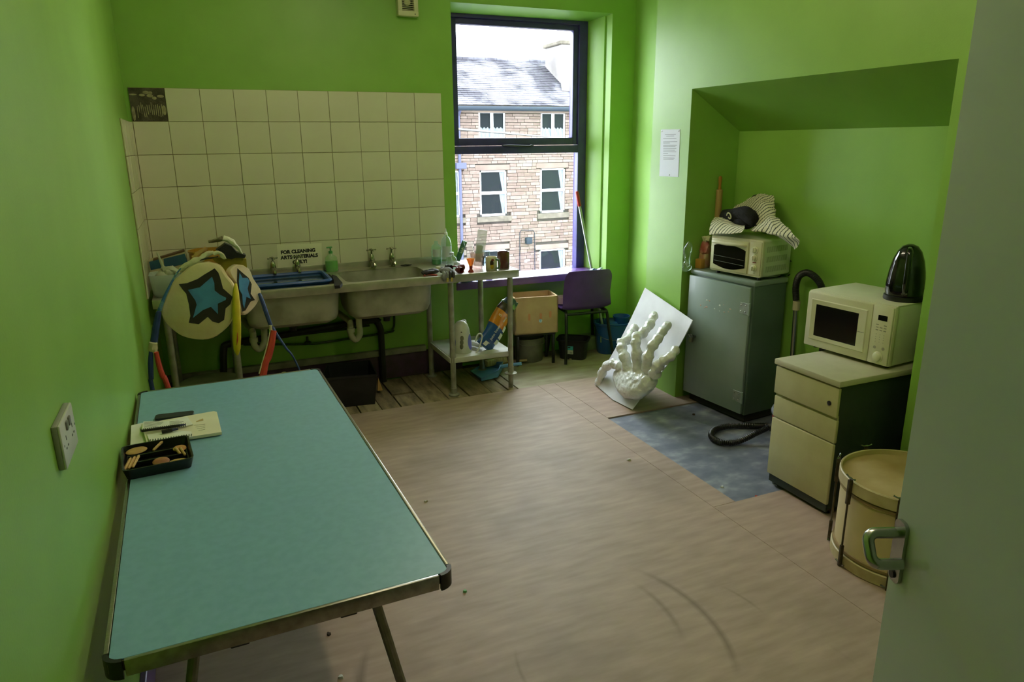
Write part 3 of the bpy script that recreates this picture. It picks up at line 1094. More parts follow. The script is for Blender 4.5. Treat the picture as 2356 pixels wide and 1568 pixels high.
def pipes():
    DP = M('sooty_black_pipe', '#23241c', .5, col2='#181910', scale=10)
    P = [ay(-.06, 515, 860), ay(-.06, 515, 805), ay(-.06, 530, 790), ay(-.06, 640, 772), ay(-.06, 850, 737), ay(-.06, 868, 742), ay(-.06, 876, 758)]
    low = P[-1].copy()
    low.z = -.01
    o = G().tube(smooth_path(P, 4) + [low], .024, 10).obj('waste_pipe', DP, None, (P[4].x, -.05, 0), 0, world=True)
    tag(o, 'thick black waste pipe running along the wall under the sinks', 'pipe')
    COP = M('green_painted_copper', '#33461f', .5, col2='#26321a', scale=10)
    P = [ay(-.03, 560, 792), ay(-.03, 700, 791), ay(-.03, 760, 785), ay(-.03, 893, 764), ay(-.03, 903, 757), ay(-.03, 907, 745), ay(-.03, 907, 716)]
    o = G().tube(smooth_path(P, 4), .0085, 8).obj('water_pipe', COP, None, (P[3].x, -.02, P[3].z), 0, world=True)
    tag(o, 'lower of two thin dark green water pipes under the sinks', 'pipe')
    c = ay(-.035, 708, 788)
    v = G().ell(c, (.028, .016, .014), 12, 8).cyl(c + Vector((0, 0, .0)), c + Vector((0, 0, .045)), .008).obj('stop_valve', COP, o, world=True)
    P = [ay(-.03, 650, 774), ay(-.03, 800, 756), ay(-.03, 850, 748)]
    o = G().tube(P, .0085, 8).obj('water_pipe', COP, None, (P[1].x, -.02, P[1].z), 0, world=True)
    tag(o, 'upper of two thin dark green water pipes under the sinks', 'pipe')


pipes()


def taps():
    for i, (x, hz) in enumerate(((.732, 1.0), (.893, 1.0), (1.414, 1.012), (1.560, 1.012))):
        lab = ('leftmost chrome pillar tap, on the left sink', 'chrome pillar tap in front of the cleaning sign', 'left chrome tap of the right hand sink', 'rightmost chrome pillar tap beside the window end')[i]
        T = thing('pillar_tap', lab, 'tap', (x, -.07, CT), 0, 'four pillar taps along the sinks')
        h = hz - CT
        G().lathe([(.024, 0), (.024, .006), (.014, .012), (.013, .035), (.019, .045), (.021, .06), (.016, .085), (.011, .1), (.006, .104), (.006, h - .012)], (0, 0, 0), 16).obj('body', CHROME, T)
        G().tube(smooth_path([(0, -.005, .05), (0, -.035, .056), (0, -.07, .052), (0, -.088, .038), (0, -.092, .022)], 4), [.011] * 16 + [.0105], 10).obj('spout', CHROME, T)
        hd = G()
        a = rad((20, -15, 10, 0)[i])
        for t in (a, a + pi / 2):
            d = Vector((cos(t), sin(t), 0))
            p = Vector((0, 0, h - .010))
            hd.tube([p - d * .032, p + d * .032], .0042, 8)
            hd.ell(p - d * .032, (.006, .006, .006), 8, 6).ell(p + d * .032, (.006, .006, .006), 8, 6)
        hd.ell((0, 0, h - .006), (.009, .009, .008), 10, 6)
        hd.obj('cross_head', CHROME, T)


taps()


def on_counter():
    # cleaning notice on the tiles
    pts = [ay(-.0125, *q) for q in ((637, 562), (740, 559), (742, 623), (640, 631))]
    c = sum(pts, Vector()) / 4
    N = thing('paper_sign', 'paper sign reading for cleaning arts materials only', 'sign', (c.x, -.0125, c.z))
    G().poly3(pts, (0, -.0008, 0)).obj('sheet', M('sign_paper', '#ece7d2', .75), N, world=True)
    for body, px, py in (('FOR CLEANING', 686, 578), ('ARTS MATERIALS', 689, 590), ('ONLY!', 690, 602)):
        p = ay(-.0135, px, py)
        g = text_mesh(G(), body, .033, frame(p, (1, 0, .01), (0, 0, 1)), .0004, .0019)
        g.obj('lettering', INK, N, world=True)
    # soap bottle
    p = az(CT, 779, 630)
    S = thing('soap_dispenser', 'green liquid soap pump bottle between the two sinks', 'bottle', (p.x - .022, -.075, CT))
    LIQ = M('green_soap', '#5fae33', .15, coat=.4)
    G().lathe([(.040, 0), (.043, .006), (.042, .07), (.041, .075)], (0, 0, 0), 20, None, True, True, 1, .6).obj('liquid', LIQ, S)
    CLP = clear('clear_green_plastic', (.82, .95, .80, 1), .1, .05, .12)
    G().lathe([(.044, 0), (.046, .01), (.045, .07), (.04, .1), (.018, .118), (.013, .122), (.013, .135)], (0, 0, 0), 20, None, True, True, 1, .6).obj('bottle_body', CLP, S)
    PG = M('green_pump', '#4f9a54', .4)
    G().lathe([(.014, .128), (.014, .145), (.005, .148), (.005, .165), (.009, .166), (.009, .172)], (0, 0, 0), 12).tube([(-.026, -.004, .170), (.012, 0, .170)], .0055, 8).obj('pump', PG, S)
    # blue washing up tray sitting over the left bowl, full of water
    cs = [az(.888, *q) for q in ((599, 661), (757, 650), (741, 631), (600, 642))]
    cs = [Vector((.505, -.50, .888)), Vector((1.045, -.50, .888)), Vector((1.045, -.15, .888)), Vector((.525, -.15, .888))]
    BLUE = M('blue_plastic_rim', '#2c57a6', .3, col2='#2a4c8e', scale=8)
    T = thing('wash_tray', 'blue rimmed plastic tray of water set over the left sink', 'tray', (.775, -.325, CT))
    rr = [(.775 + x, -.325 + y) for x, y in rrect(.545, .36, .04, 5)]
    loop = [Vector((x, y, .884)) for x, y in rr]
    g = G()
    n = len(loop)
    rings = []
    for i in range(n):
        t = (loop[(i + 1) % n] - loop[i - 1]).normalized()
        u = Vector((t.y, -t.x, 0))
        rings.append([loop[i] + u * (.013 * cos(2 * pi * k / 8)) + Vector((0, 0, .013 * sin(2 * pi * k / 8))) for k in range(8)])
    g.loft(rings + [rings[0]], False, False)
    g.obj('rim', BLUE, T, world=True)
    g = G()
    g.loft([[(.775 + x * s_, -.325 + y * s_, z) for x, y in rrect(.535, .35, .04, 5)] for s_, z in ((1, .884), (.95, .80), (.92, .77))], False, True)
    g.obj('tray_shell', BLUE, T, world=True)
    WATER = M('still_grey_water', '#3b4a3e', .02, spec=1.0, coat=1)
    G().prism([(.775 + x, -.325 + y) for x, y in rrect(.522, .338, .036, 5)], .862, .866).obj('water', WATER, T, world=True)
    # black rubber mat at the corner of the tray
    pts = [az(CT + .02, *q) for q in ((763, 631), (774, 634), (788, 650), (782, 656), (770, 657), (768, 645))]
    c = sum(pts, Vector()) / 6
    o = G().loft([[(p.x, p.y, CT + .001) for p in pts], [(p.x, p.y, CT + .02) for p in pts]]).obj('black_sponge', M('black_rubber', '#0c0c0c', .7, bump=.3, bscale=50), None, (c.x, c.y, CT + .001), 0, world=True)
    tag(o, 'flat black sponge between the blue tray and the right sink', 'sponge')
    # plug on its chain
    p = az(CT, 752, 622)
    P_ = thing('sink_plug', 'small chrome plug on the ledge left of the green soap', 'plug', (p.x, -.05, CT))
    G().lathe([(.018, 0), (.022, .004), (.022, .01), (.006, .012)], (0, 0, 0), 14).obj('stopper', BLK, P_)
    G().tube([(0, 0, .012), (.004, -.005, .022), (.012, -.01, .03), (.03, -.004, .034)], .003, 6).obj('ring', CHROME, P_)


on_counter()


def drainer_items():
    CL = clear('clear_glass', (.93, .97, .95, 1), .1, .02)
    CB = clear('clear_bottle_plastic', (.88, .95, .96, 1), .12, .06, .10)
    CG = clear('green_tint_plastic', (.75, .92, .82, 1), .12, .05, .08)
    LBL = M('faded_white_label', '#b9c0c0', .7)
    WPL = M('white_plastic', '#d9dad6', .4)
    # two tall bottles against the corner
    p = Vector((1.97, -.10, CT))
    B = thing('spray_bottle', 'tall clear bottle with nozzle and white label beside the tiles', 'bottle', p)
    G().lathe([(.036, 0), (.039, .01), (.039, .15), (.030, .185), (.012, .205), (.011, .215)], (0, 0, 0), 20).obj('bottle_body', CB, B)
    G().lathe([(.0125, .212), (.012, .228), (.005, .234), (.003, .258)], (0, 0, 0), 12).obj('nozzle', WPL, B)
    G().grid(lambda u, v: (.0398 * cos(rad(-150 + 130 * u)), .0398 * sin(rad(-150 + 130 * u)), .05 + .08 * v), 10, 1).obj('label', LBL, B)
    p = Vector((1.885, -.12, CT))
    B = thing('plastic_bottle', 'clear bottle with a little green liquid in front of the last tiles', 'bottle', p)
    G().lathe([(.033, 0), (.036, .01), (.036, .12), (.034, .135), (.014, .155), (.013, .172)], (0, 0, 0), 20).obj('bottle_body', CG, B)
    G().lathe([(.033, .003), (.0345, .01), (.0345, .04)], (0, 0, 0), 20).obj('liquid', M('green_liquid', '#2f8a5a', .2), B)
    G().grid(lambda u, v: (.0368 * cos(rad(-160 + 120 * u)), .0368 * sin(rad(-160 + 120 * u)), .06 + .055 * v), 10, 1).obj('label', LBL, B)
    p = az(CT, 1038, 617)
    B = thing('short_bottle', 'short round shouldered clear bottle behind the grey gloves', 'bottle', (1.93, -.34, CT))
    G().lathe([(.036, 0), (.039, .008), (.039, .055), (.03, .08), (.014, .092), (.0135, .1)], (0, 0, 0), 20).obj('bottle_body', CB, B)
    G().lathe([(.016, .098), (.016, .115), (.013, .117)], (0, 0, 0), 14).obj('cap', M('translucent_cap', '#c5cdd2', .4), B)
    G().grid(lambda u, v: (.0395 * cos(rad(-90 + 60 * u)), .0395 * sin(rad(-90 + 60 * u)), .02 + .025 * v), 6, 1).obj('label', LBL, B)
    # carafe
    C = thing('glass_jug', 'clear glass carafe with flared neck in front of the window', 'jug', (2.105, -.22, CT))
    G().lathe([(.052, 0), (.057, .008), (.055, .03), (.035, .115), (.031, .135), (.040, .17)], (0, 0, 0), 24, None, True, False).obj('carafe', CL, C)
    # green bottle behind the carafe, leaning
    C = thing('green_pack', 'green packet with pale lettering leaning behind the carafe', 'packet', (2.055, -.10, CT + .012))
    GP = M('dark_green_pack', '#1f5b34', .4)
    m = Matrix.Rotation(rad(24), 4, 'Y')
    G().box((0, 0, .078), (.035, .03, .16), .006).xf(m).obj('pack', GP, C)
    text_mesh(G(), 'kish', .03, m @ frame((0, -.0158, .085), (0, 0, 1), (-1, 0, 0)), .0003, .0004).obj('lettering', M('pale_lettering', '#b9c7a4', .6), C)
    # tumbler with a clear packet standing in it
    p = Vector((2.09, -.43, CT))
    t = thing('plastic_tumbler', 'pinkish clear tumbler with dark drawings behind the orange goblet', 'tumbler', p)
    CP = clear('pink_clear_plastic', (.93, .84, .83, 1), .08, .06, .18)
    G().lathe([(.036, 0), (.038, .004), (.050, .115), (.0485, .115), (.036, .006)], (0, 0, 0), 24).obj('cup', CP, t)
    for a_, z0, z1 in ((-50, .03, .08), (-35, .02, .09), (-62, .085, .09)):
        G().tube([(.0455 * cos(rad(a_)), .0455 * sin(rad(a_)), z0), (.049 * cos(rad(a_ + 3)), .049 * sin(rad(a_ + 3)), z1)], .003, 6).obj('drawn_mark', INK, t)
    k = thing('clear_packet', 'clear plastic packet with grey green contents standing in the tumbler', 'packet', (2.095, -.43, CT + .008))
    m = Matrix.Rotation(rad(9), 4, 'Y')
    G().box((0, 0, .14), (.072, .018, .26), .006).xf(m).obj('sleeve', clear('sleeve_plastic', (.9, .92, .92, 1), .1, .1, .35), k)
    G().box((-.005, 0, .1), (.05, .012, .12), .005).xf(m).obj('contents', M('grey_green_card', '#7d8f84', .6, col2='#97a59c', scale=20), k)
    # grey glass further back
    t = thing('drinking_glass', 'grey tinted glass behind the chicken mug', 'glass', (2.235, -.22, CT))
    G().lathe([(.032, 0), (.036, .09), (.0345, .09), (.031, .006)], (0, 0, 0), 20).obj('cup', clear('grey_glass', (.7, .76, .82, 1), .12, .03, .1), t)
    # orange goblet
    p = az(CT, 1096, 634)
    t = thing('orange_goblet', 'small orange to red goblet beside the red pegs', 'goblet', (1.998, -.545, CT))
    OR = clear('orange_plastic', (1.0, .55, .12, 1), .08, .08, .45)
    G().lathe([(.012, .045), (.030, .095), (.0285, .095), (.011, .05)], (0, 0, 0), 20).obj('cone', OR, t)
    G().lathe([(.022, 0), (.020, .006), (.010, .022), (.013, .045)], (0, 0, 0), 16).obj('stem', M('red_plastic', '#8f1f12', .35), t)
    # mugs
    def mug(loc, r, h, mats, label, rz, name):
        m_ = thing(name, label, 'mug', loc, rz)
        G().lathe([(r * .94, 0), (r, .004), (r, h - .003), (r - .002, h), (r - .005, h - .002), (r - .006, .01), (.001, .008)], (0, 0, 0), 28).obj('cup', mats[0], m_)
        G().tube(smooth_path([(r - .004, 0, h * .82), (r + .022, 0, h * .8), (r + .03, 0, h * .5), (r + .02, 0, h * .2), (r - .004, 0, h * .16)], 5), .0065, 8, True, 1.2).obj('handle', mats[1], m_)
        return m_
    CER = M('cream_china', '#cfc6ad', .25, coat=.4)
    m1 = mug((2.163, -.52, CT), .041, .093, (CER, M('green_glazed_handle', '#55745c', .3)), 'cream mug with a painted cockerel and green handle', rad(-58), 'cockerel_mug')
    for c_, r_, cc in (((.0, .052), (.013, .022), '#3a2518'), ((.008, .075), (.010, .008), '#7d2a20'), ((.002, .03), (.012, .02), '#b79a2d')):
        th = rad(-50)
        q = Vector((.0415 * cos(th + c_[0] * 18), .0415 * sin(th + c_[0] * 18), c_[1]))
        G().ell((0, 0, 0), (r_[0], .002, r_[1]), 14, 8, Matrix.Translation(q) @ Matrix.Rotation(th + pi / 2, 4, 'Z')).obj('painted_cockerel', M('paint_' + cc[1:], cc, .4), m1)
    mug((2.268, -.49, CT), .043, .118, (M('brown_red_stoneware', '#5e2a20', .3, col2='#4a2018', scale=6, coat=.3), M('stoneware_handle', '#5a2a1f', .35)), 'tall dark red brown stoneware mug at the end of the worktop', rad(60), 'stoneware_mug')
    # white bottle cap and gloves
    o = G().lathe([(.017, 0), (.018, .003), (.017, .026), (.015, .028)], (0, 0, 0), 16).obj('bottle_cap', M('cream_cap', '#cfc7a8', .5), None, az(CT, 1008, 622))
    tag(o, 'cream screw cap lying beside the right sink', 'cap')
    GL1 = M('grey_knit_glove', '#8d8f93', .95, col2='#6d6f73', scale=80, bump=.6, bscale=150)
    GL2 = M('dark_brown_rubber_glove', '#1f1b17', .6, bump=.2, bscale=60)
    q = Vector((1.79, -.592, CT))
    Gv = thing('work_glove', 'grey and black work glove hanging over the worktop edge', 'glove', q)
    gg = G().ell((.022, .01, .028), (.042, .036, .026), 14, 10).ell((.0, .045, .03), (.022, .03, .02), 12, 8)
    gg.jitter(.006, 40).obj('palm', GL1, Gv)
    for i in range(4):
        x = -.02 + i * .022
        f = G().tube(smooth_path([(x + .01, -.01, .026), (x + .006, -.034, .018), (x + .002, -.043, -.006), (x + .002, -.044, -.03 + .006 * i)], 4), [.011] * 10 + [.009, .007, .005], 10)
        f.obj('finger', GL1 if i < 2 else GL2, Gv)
    for i, x in enumerate((.004, .034)):
        G().box((x, -.05, -.022), (.016, .006, .03), .003, (.2, 0, 0)).obj('yellow_fingertip', M('yellow_rubber', '#b7a650', .6), Gv)
    q = Vector((1.70, -.53, CT))
    Gv = thing('work_glove', 'dark brown glove lying left of the grey glove', 'glove', q)
    G().ell((.035, .02, .022), (.045, .03, .018), 14, 8).jitter(.004, 40, 2).obj('palm', GL2, Gv)
    for i in range(3):
        G().tube(smooth_path([(.03, .02 - i * .018, .022), (-.01, .02 - i * .022, .024), (-.045, .03 - i * .022, .012)], 4), [.012] * 8 + [.008], 8).obj('finger', GL2, Gv)
    o = G().tube(smooth_path([(0, 0, .006), (.03, .02, .009), (.06, .0, .006), (.08, -.03, .007)], 4), .006, 8).obj('toothbrush', M('red_white_handle', '#a84a42', .5), None, Vector((1.655, -.56, CT)))
    tag(o, 'short red handled brush beside the dark glove', 'brush')
    # red plastic scoops
    RD = M('dark_red_plastic', '#5a1512', .35)
    for i, (x, y, a, lab) in enumerate(((1.905, -.57, 25, 'dark red scoop with open rim facing the room'), (1.952, -.465, 110, 'dark red peg like scoop next to the orange goblet'), (1.868, -.45, 30, 'black scoop behind the red scoops'))):
        t = thing('plastic_scoop', lab, 'scoop', (x, y, CT), rad(a), 'small scoops on the worktop')
        m = frame((0, 0, .026), (1, 0, 0), (0, .35, 1))
        G().lathe([(.012, .03), (.024, .0), (.0225, -.022), (.020, -.022), (.021, 0), (.01, .027)], (0, 0, 0), 16, frame((0, 0, .025), (0, 0, 1), (1, 0, 0))).obj('cup', RD if i < 2 else BLK, t)
        G().tube(smooth_path([(0, .02, .03), (.02, .045, .035), (.05, .05, .02)], 4), .006, 8).obj('handle', RD if i < 2 else BLK, t)
    o = G().lathe([(.01, -.004), (.03, 0), (.034, .004), (.032, .006), (.01, 0)], (0, 0, 0), 16, None, True, True, 1.3, .6).jitter(.004, 60).obj('dark_cloth', M('dark_grey_cloth', '#3f3f38', .9), None, Vector((1.66, -.09, CT + .004)))
    tag(o, 'small dark crumpled cloth behind the right sink', 'cloth')
    # on the window sill
    zz = .69
    t = thing('green_dish', 'round green dish with pale rim on the window sill', 'dish', (2.175, .045, zz))
    G().lathe([(.038, 0), (.045, .006), (.052, .026), (.05, .026), (.04, .008)], (0, 0, 0), 24).obj('bowl', M('green_plastic', '#1f8a55', .3), t)
    G().lathe([(.052, .026), (.068, .034), (.068, .037), (.051, .03)], (0, 0, 0), 24, None, False, False).obj('rim', M('pale_green_rim', '#b5d6c4', .3), t)
    o = G().lathe([(.028, 0), (.032, .05), (.0305, .05), (.027, .004)], (0, 0, 0), 20).obj('clear_cup', clear('pale_blue_clear', (.75, .88, .98, 1), .1, .05, .15), None, (2.285, .05, zz))
    tag(o, 'pale clear cup on the sill next to the green dish', 'cup')
    o = G().lathe([(.026, 0), (.030, .055), (.0285, .055), (.025, .004)], (0, 0, 0), 20).obj('blue_cup', M('bright_blue_plastic', '#2f8fd6', .3), None, (2.372, .06, zz))
    tag(o, 'bright blue cup on the sill behind the worktop leg', 'cup')


drainer_items()

# ================================================================ papier mache puppet behind the table
def plane_hit(p0, n, px, py):
    d = ray(px, py)
    return CAM + d * ((Vector(p0) - CAM).dot(n) / d.dot(n))


def puppet():
    YM = -1.2
    P0 = ay(YM, 455, 690)
    T = thing('papier_mache_puppet', 'big papier mache puppet with blue star eyes and yellow beak behind the blue table', 'puppet', (P0.x, YM, 0))
    CRM = M('cream_papier_mache', '#d8c29a', .8, col2='#e3d2b0', scale=8, bump=.25, bscale=25)
    PNK = M('pinkish_papier_mache', '#dcc3ab', .8, col2='#e2d0bd', scale=8, bump=.25, bscale=25)
    BKP = M('black_poster_paint', '#1c1814', .75, col2='#2c2620', scale=10)
    BLP = M('blue_poster_paint', '#4a8ac4', .7, col2='#4072ad', scale=14, detail=6)
    YEL = M('yellow_poster_paint', '#d8c22c', .6, col2='#c8ae2c', scale=12)
    OLV = M('mustard_paint', '#a8962f', .7, col2='#8f7d28', scale=10)
    DBL = M('navy_blue_paint', '#26407f', .6, col2='#1d3168', scale=18)
    CYB = M('mottled_blue_paint', '#3a69a8', .6, col2='#8fb6ae', scale=22, lo=.45, hi=.6)
    REDP = M('red_paint', '#c9463a', .65, col2='#b5382f', scale=15)
    WHT = M('crumpled_white_paper', '#d5cfb5', .85, col2='#b7b08e', scale=20, bump=.5, bscale=30)

    def z2(pts): return [(300 + x * .2423, 520 + y * .2423) for x, y in pts]

    def disc(pts, p0, n, th, name, mat):
        P = [plane_hit(p0, n, *q) for q in z2(pts)]
        P = smooth_path(P + [P[0]], 3)[:-1]
        c = sum(P, Vector()) / len(P)
        n = Vector(n)
        g = G()
        g.loft([[c + (p - c) * s_ + n * o for p in P] for s_, o in ((.90, th), (.985, th * .8), (1.0, th * .5), (.985, .0), (.94, -th * .12))])
        return g.obj(name, mat, T, world=True)

    def star(pts, p0, n, off, th, name, mat, par):
        n = Vector(n)
        P = [plane_hit(Vector(p0) - n * off, n, *q) for q in z2(pts)]
        g = G()
        g.poly3(P, -n * th)
        return g.obj(name, mat, par, world=True)
    n1 = Vector((.12, 1, -.12)).normalized()
    p1 = Vector((P0.x, YM, P0.z))
    big = [(740, 335), (850, 370), (920, 470), (985, 560), (990, 700), (970, 880), (900, 980), (780, 1065), (640, 1080), (500, 1050), (400, 985), (320, 900), (290, 800), (330, 680), (400, 530), (480, 450), (560, 380), (640, 345)]
    d1 = disc(big, p1, n1, .05, 'round_eye', CRM)
    star([(800, 400), (835, 440), (850, 480), (880, 590), (970, 670), (950, 740), (905, 780), (890, 890), (840, 920), (780, 905), (735, 860), (650, 930), (555, 915), (570, 850), (555, 740), (530, 640), (495, 600), (460, 550), (540, 540), (640, 500), (700, 460)],
         p1, n1, .0065, .002, 'black_star', BKP, d1)
    star([(775, 480), (797, 540), (800, 610), (850, 650), (910, 680), (905, 700), (830, 735), (832, 835), (765, 765), (690, 795), (595, 870), (630, 745), (618, 705), (548, 605), (660, 580)],
         p1, n1, .0087, .002, 'blue_star', BLP, d1)
    n2 = Vector((-.72, 1, -.1)).normalized()
    p2 = ay(YM + .02, 540, 650)
    sm = [(1010, 360), (1075, 370), (1130, 410), (1170, 500), (1230, 590), (1240, 640), (1200, 740), (1130, 820), (1080, 845), (1040, 800), (1032, 700), (1012, 560), (962, 480), (942, 430), (965, 390)]
    d2 = disc(sm, p2, n2, .04, 'round_eye', PNK)
    star([(1015, 400), (1060, 440), (1120, 490), (1150, 550), (1140, 640), (1180, 700), (1140, 715), (1090, 800), (1060, 810), (1045, 720), (1025, 640), (1012, 520)], p2, n2, .0055, .002, 'black_star', BKP, d2)
    star([(1035, 440), (1062, 490), (1110, 490), (1130, 520), (1112, 590), (1120, 630), (1142, 690), (1100, 670), (1080, 780), (1066, 740), (1060, 650), (1033, 600), (1028, 520)], p2, n2, .0077, .002, 'blue_star', BLP, d2)

    def tz(pts, ws, dy, name, mat, n=10, jit=0.0, ext=False, flat_=1.0, par=None, sm_=4):
        P = [ay(YM + dy_, *q) for q, dy_ in zip(z2(pts), dy if isinstance(dy, (list, tuple)) else [dy] * len(pts))]
        R = [w * .2423 * (p - CAM).length / FPX / 2 for w, p in zip(ws, P)]
        if ext:
            d = (P[-1] - P[-2]).normalized()
            k = (P[-1].z - .008) / -d.z
            e = P[-1] + Vector((d.x, d.y, 0)) * (k * .55)
            e.z = .008
            e.x = max(e.x, .015)
            P.append(e)
            R.append(R[-1])
        Q = smooth_path(P, sm_)
        RR = []
        for i in range(len(P) - 1):
            RR += [R[i] + (R[i + 1] - R[i]) * k / sm_ for k in range(sm_)]
        RR.append(R[-1])
        g = G().tube(Q, RR, n, True, flat_)
        if jit:
            g.jitter(jit, 45)
        return g.obj(name, mat, par or T, world=True)
    bk = tz([(1000, 545), (1003, 640), (1005, 760), (1010, 900), (1010, 1060), (1012, 1160), (1016, 1222)], [22, 52, 66, 72, 72, 62, 18], [-.015, -.035, -.05, -.055, -.05, -.045, -.04], 'beak', YEL, 12)
    tz([(1018, 1010), (1016, 1080), (1010, 1130)], [3, 11, 3], [-.078, -.078, -.074], 'red_slit', REDP, 6, par=bk)
    # crumpled paper hair
    cap = [(770, 300), (900, 310), (1040, 300), (1100, 310), (1108, 395), (1040, 365), (985, 365), (945, 440), (925, 455), (870, 385), (800, 335)]
    G().poly3([ay(YM + .07, *q) for q in z2(cap)], (0, .05, 0)).obj('mustard_brow', OLV, T, world=True)
    blk = [(815, 232), (900, 168), (960, 190), (1010, 250), (1098, 278), (1085, 303), (1000, 300), (960, 315), (890, 300), (845, 262)]
    G().poly3([ay(YM + .045, *q) for q in z2(blk)], (0, .07, 0)).obj('black_hair', M('black_crumple', '#0d0c0a', .6, bump=.5, bscale=30), T, world=True)
    for pts, w, dy, m_ in (([(470, 425), (520, 385), (600, 340), (680, 300), (740, 262), (790, 245)], [30, 48, 55, 52, 48, 26], .03, WHT), ([(785, 262), (840, 252), (880, 285), (900, 312)], [30, 34, 34, 20], .03, WHT),
                           ([(880, 112), (950, 140), (1010, 190), (1060, 260)], [46, 50, 36, 16], .06, M('white_paper_crest', '#cfcdb8', .8)), ([(745, 145), (800, 138), (850, 125), (880, 112)], [26, 34, 36, 40], .07, M('grey_scribbled_paper', '#6a5f48', .85, col2='#8f8468', scale=25)),
                           ([(590, 300), (640, 265), (700, 225), (720, 205)], [36, 40, 36, 30], .06, M('tan_peg_wood', '#b48c58', .7)), ([(580, 350), (700, 310), (830, 290)], [14, 18, 12], .02, BKP)):
        tz(pts, w, dy, 'paper_crumple', m_, 10, .006)
    # arms and legs
    tz([(480, 400), (435, 455), (385, 545), (325, 670), (275, 800)], [8, 14, 18, 26, 34], .0, 'hoop_arm', CYB)
    tz([(272, 810), (262, 850), (240, 980), (222, 1115)], [36, 50, 58, 60], -.03, 'upper_arm', DBL)
    tz([(220, 1105), (215, 1160), (232, 1215)], [68, 76, 50], -.05, 'white_joint', WHT, 10, .004)
    tz([(196, 1190), (192, 1300), (198, 1450), (208, 1540)], [34, 44, 40, 36], -.06, 'blue_leg', DBL, ext=True)
    tz([(245, 1195), (265, 1290), (305, 1420), (358, 1530)], [36, 42, 44, 44], -.07, 'red_leg', REDP, ext=True)
    tz([(1225, 640), (1250, 705), (1290, 820), (1335, 950)], [30, 38, 40, 36], [.08, .06, .04, .02], 'upper_arm', DBL)
    tz([(1328, 940), (1332, 975), (1340, 1000)], [30, 30, 30], .01, 'white_joint', WHT)
    tz([(1345, 960), (1400, 1045), (1480, 1160), (1600, 1350)], [38, 26, 22, 16], [.02, 0, -.02, -.05], 'blue_leg', DBL, ext=True)
    tz([(1362, 990), (1340, 1120), (1310, 1240), (1262, 1400)], [52, 62, 64, 64], [.0, -.01, -.02, -.04], 'red_leg', REDP, ext=True)
    tz([(1325, 1000), (1300, 1120), (1268, 1240), (1222, 1400)], [10, 12, 12, 12], [-.01, -.02, -.03, -.05], 'pale_edge', WHT)


puppet()


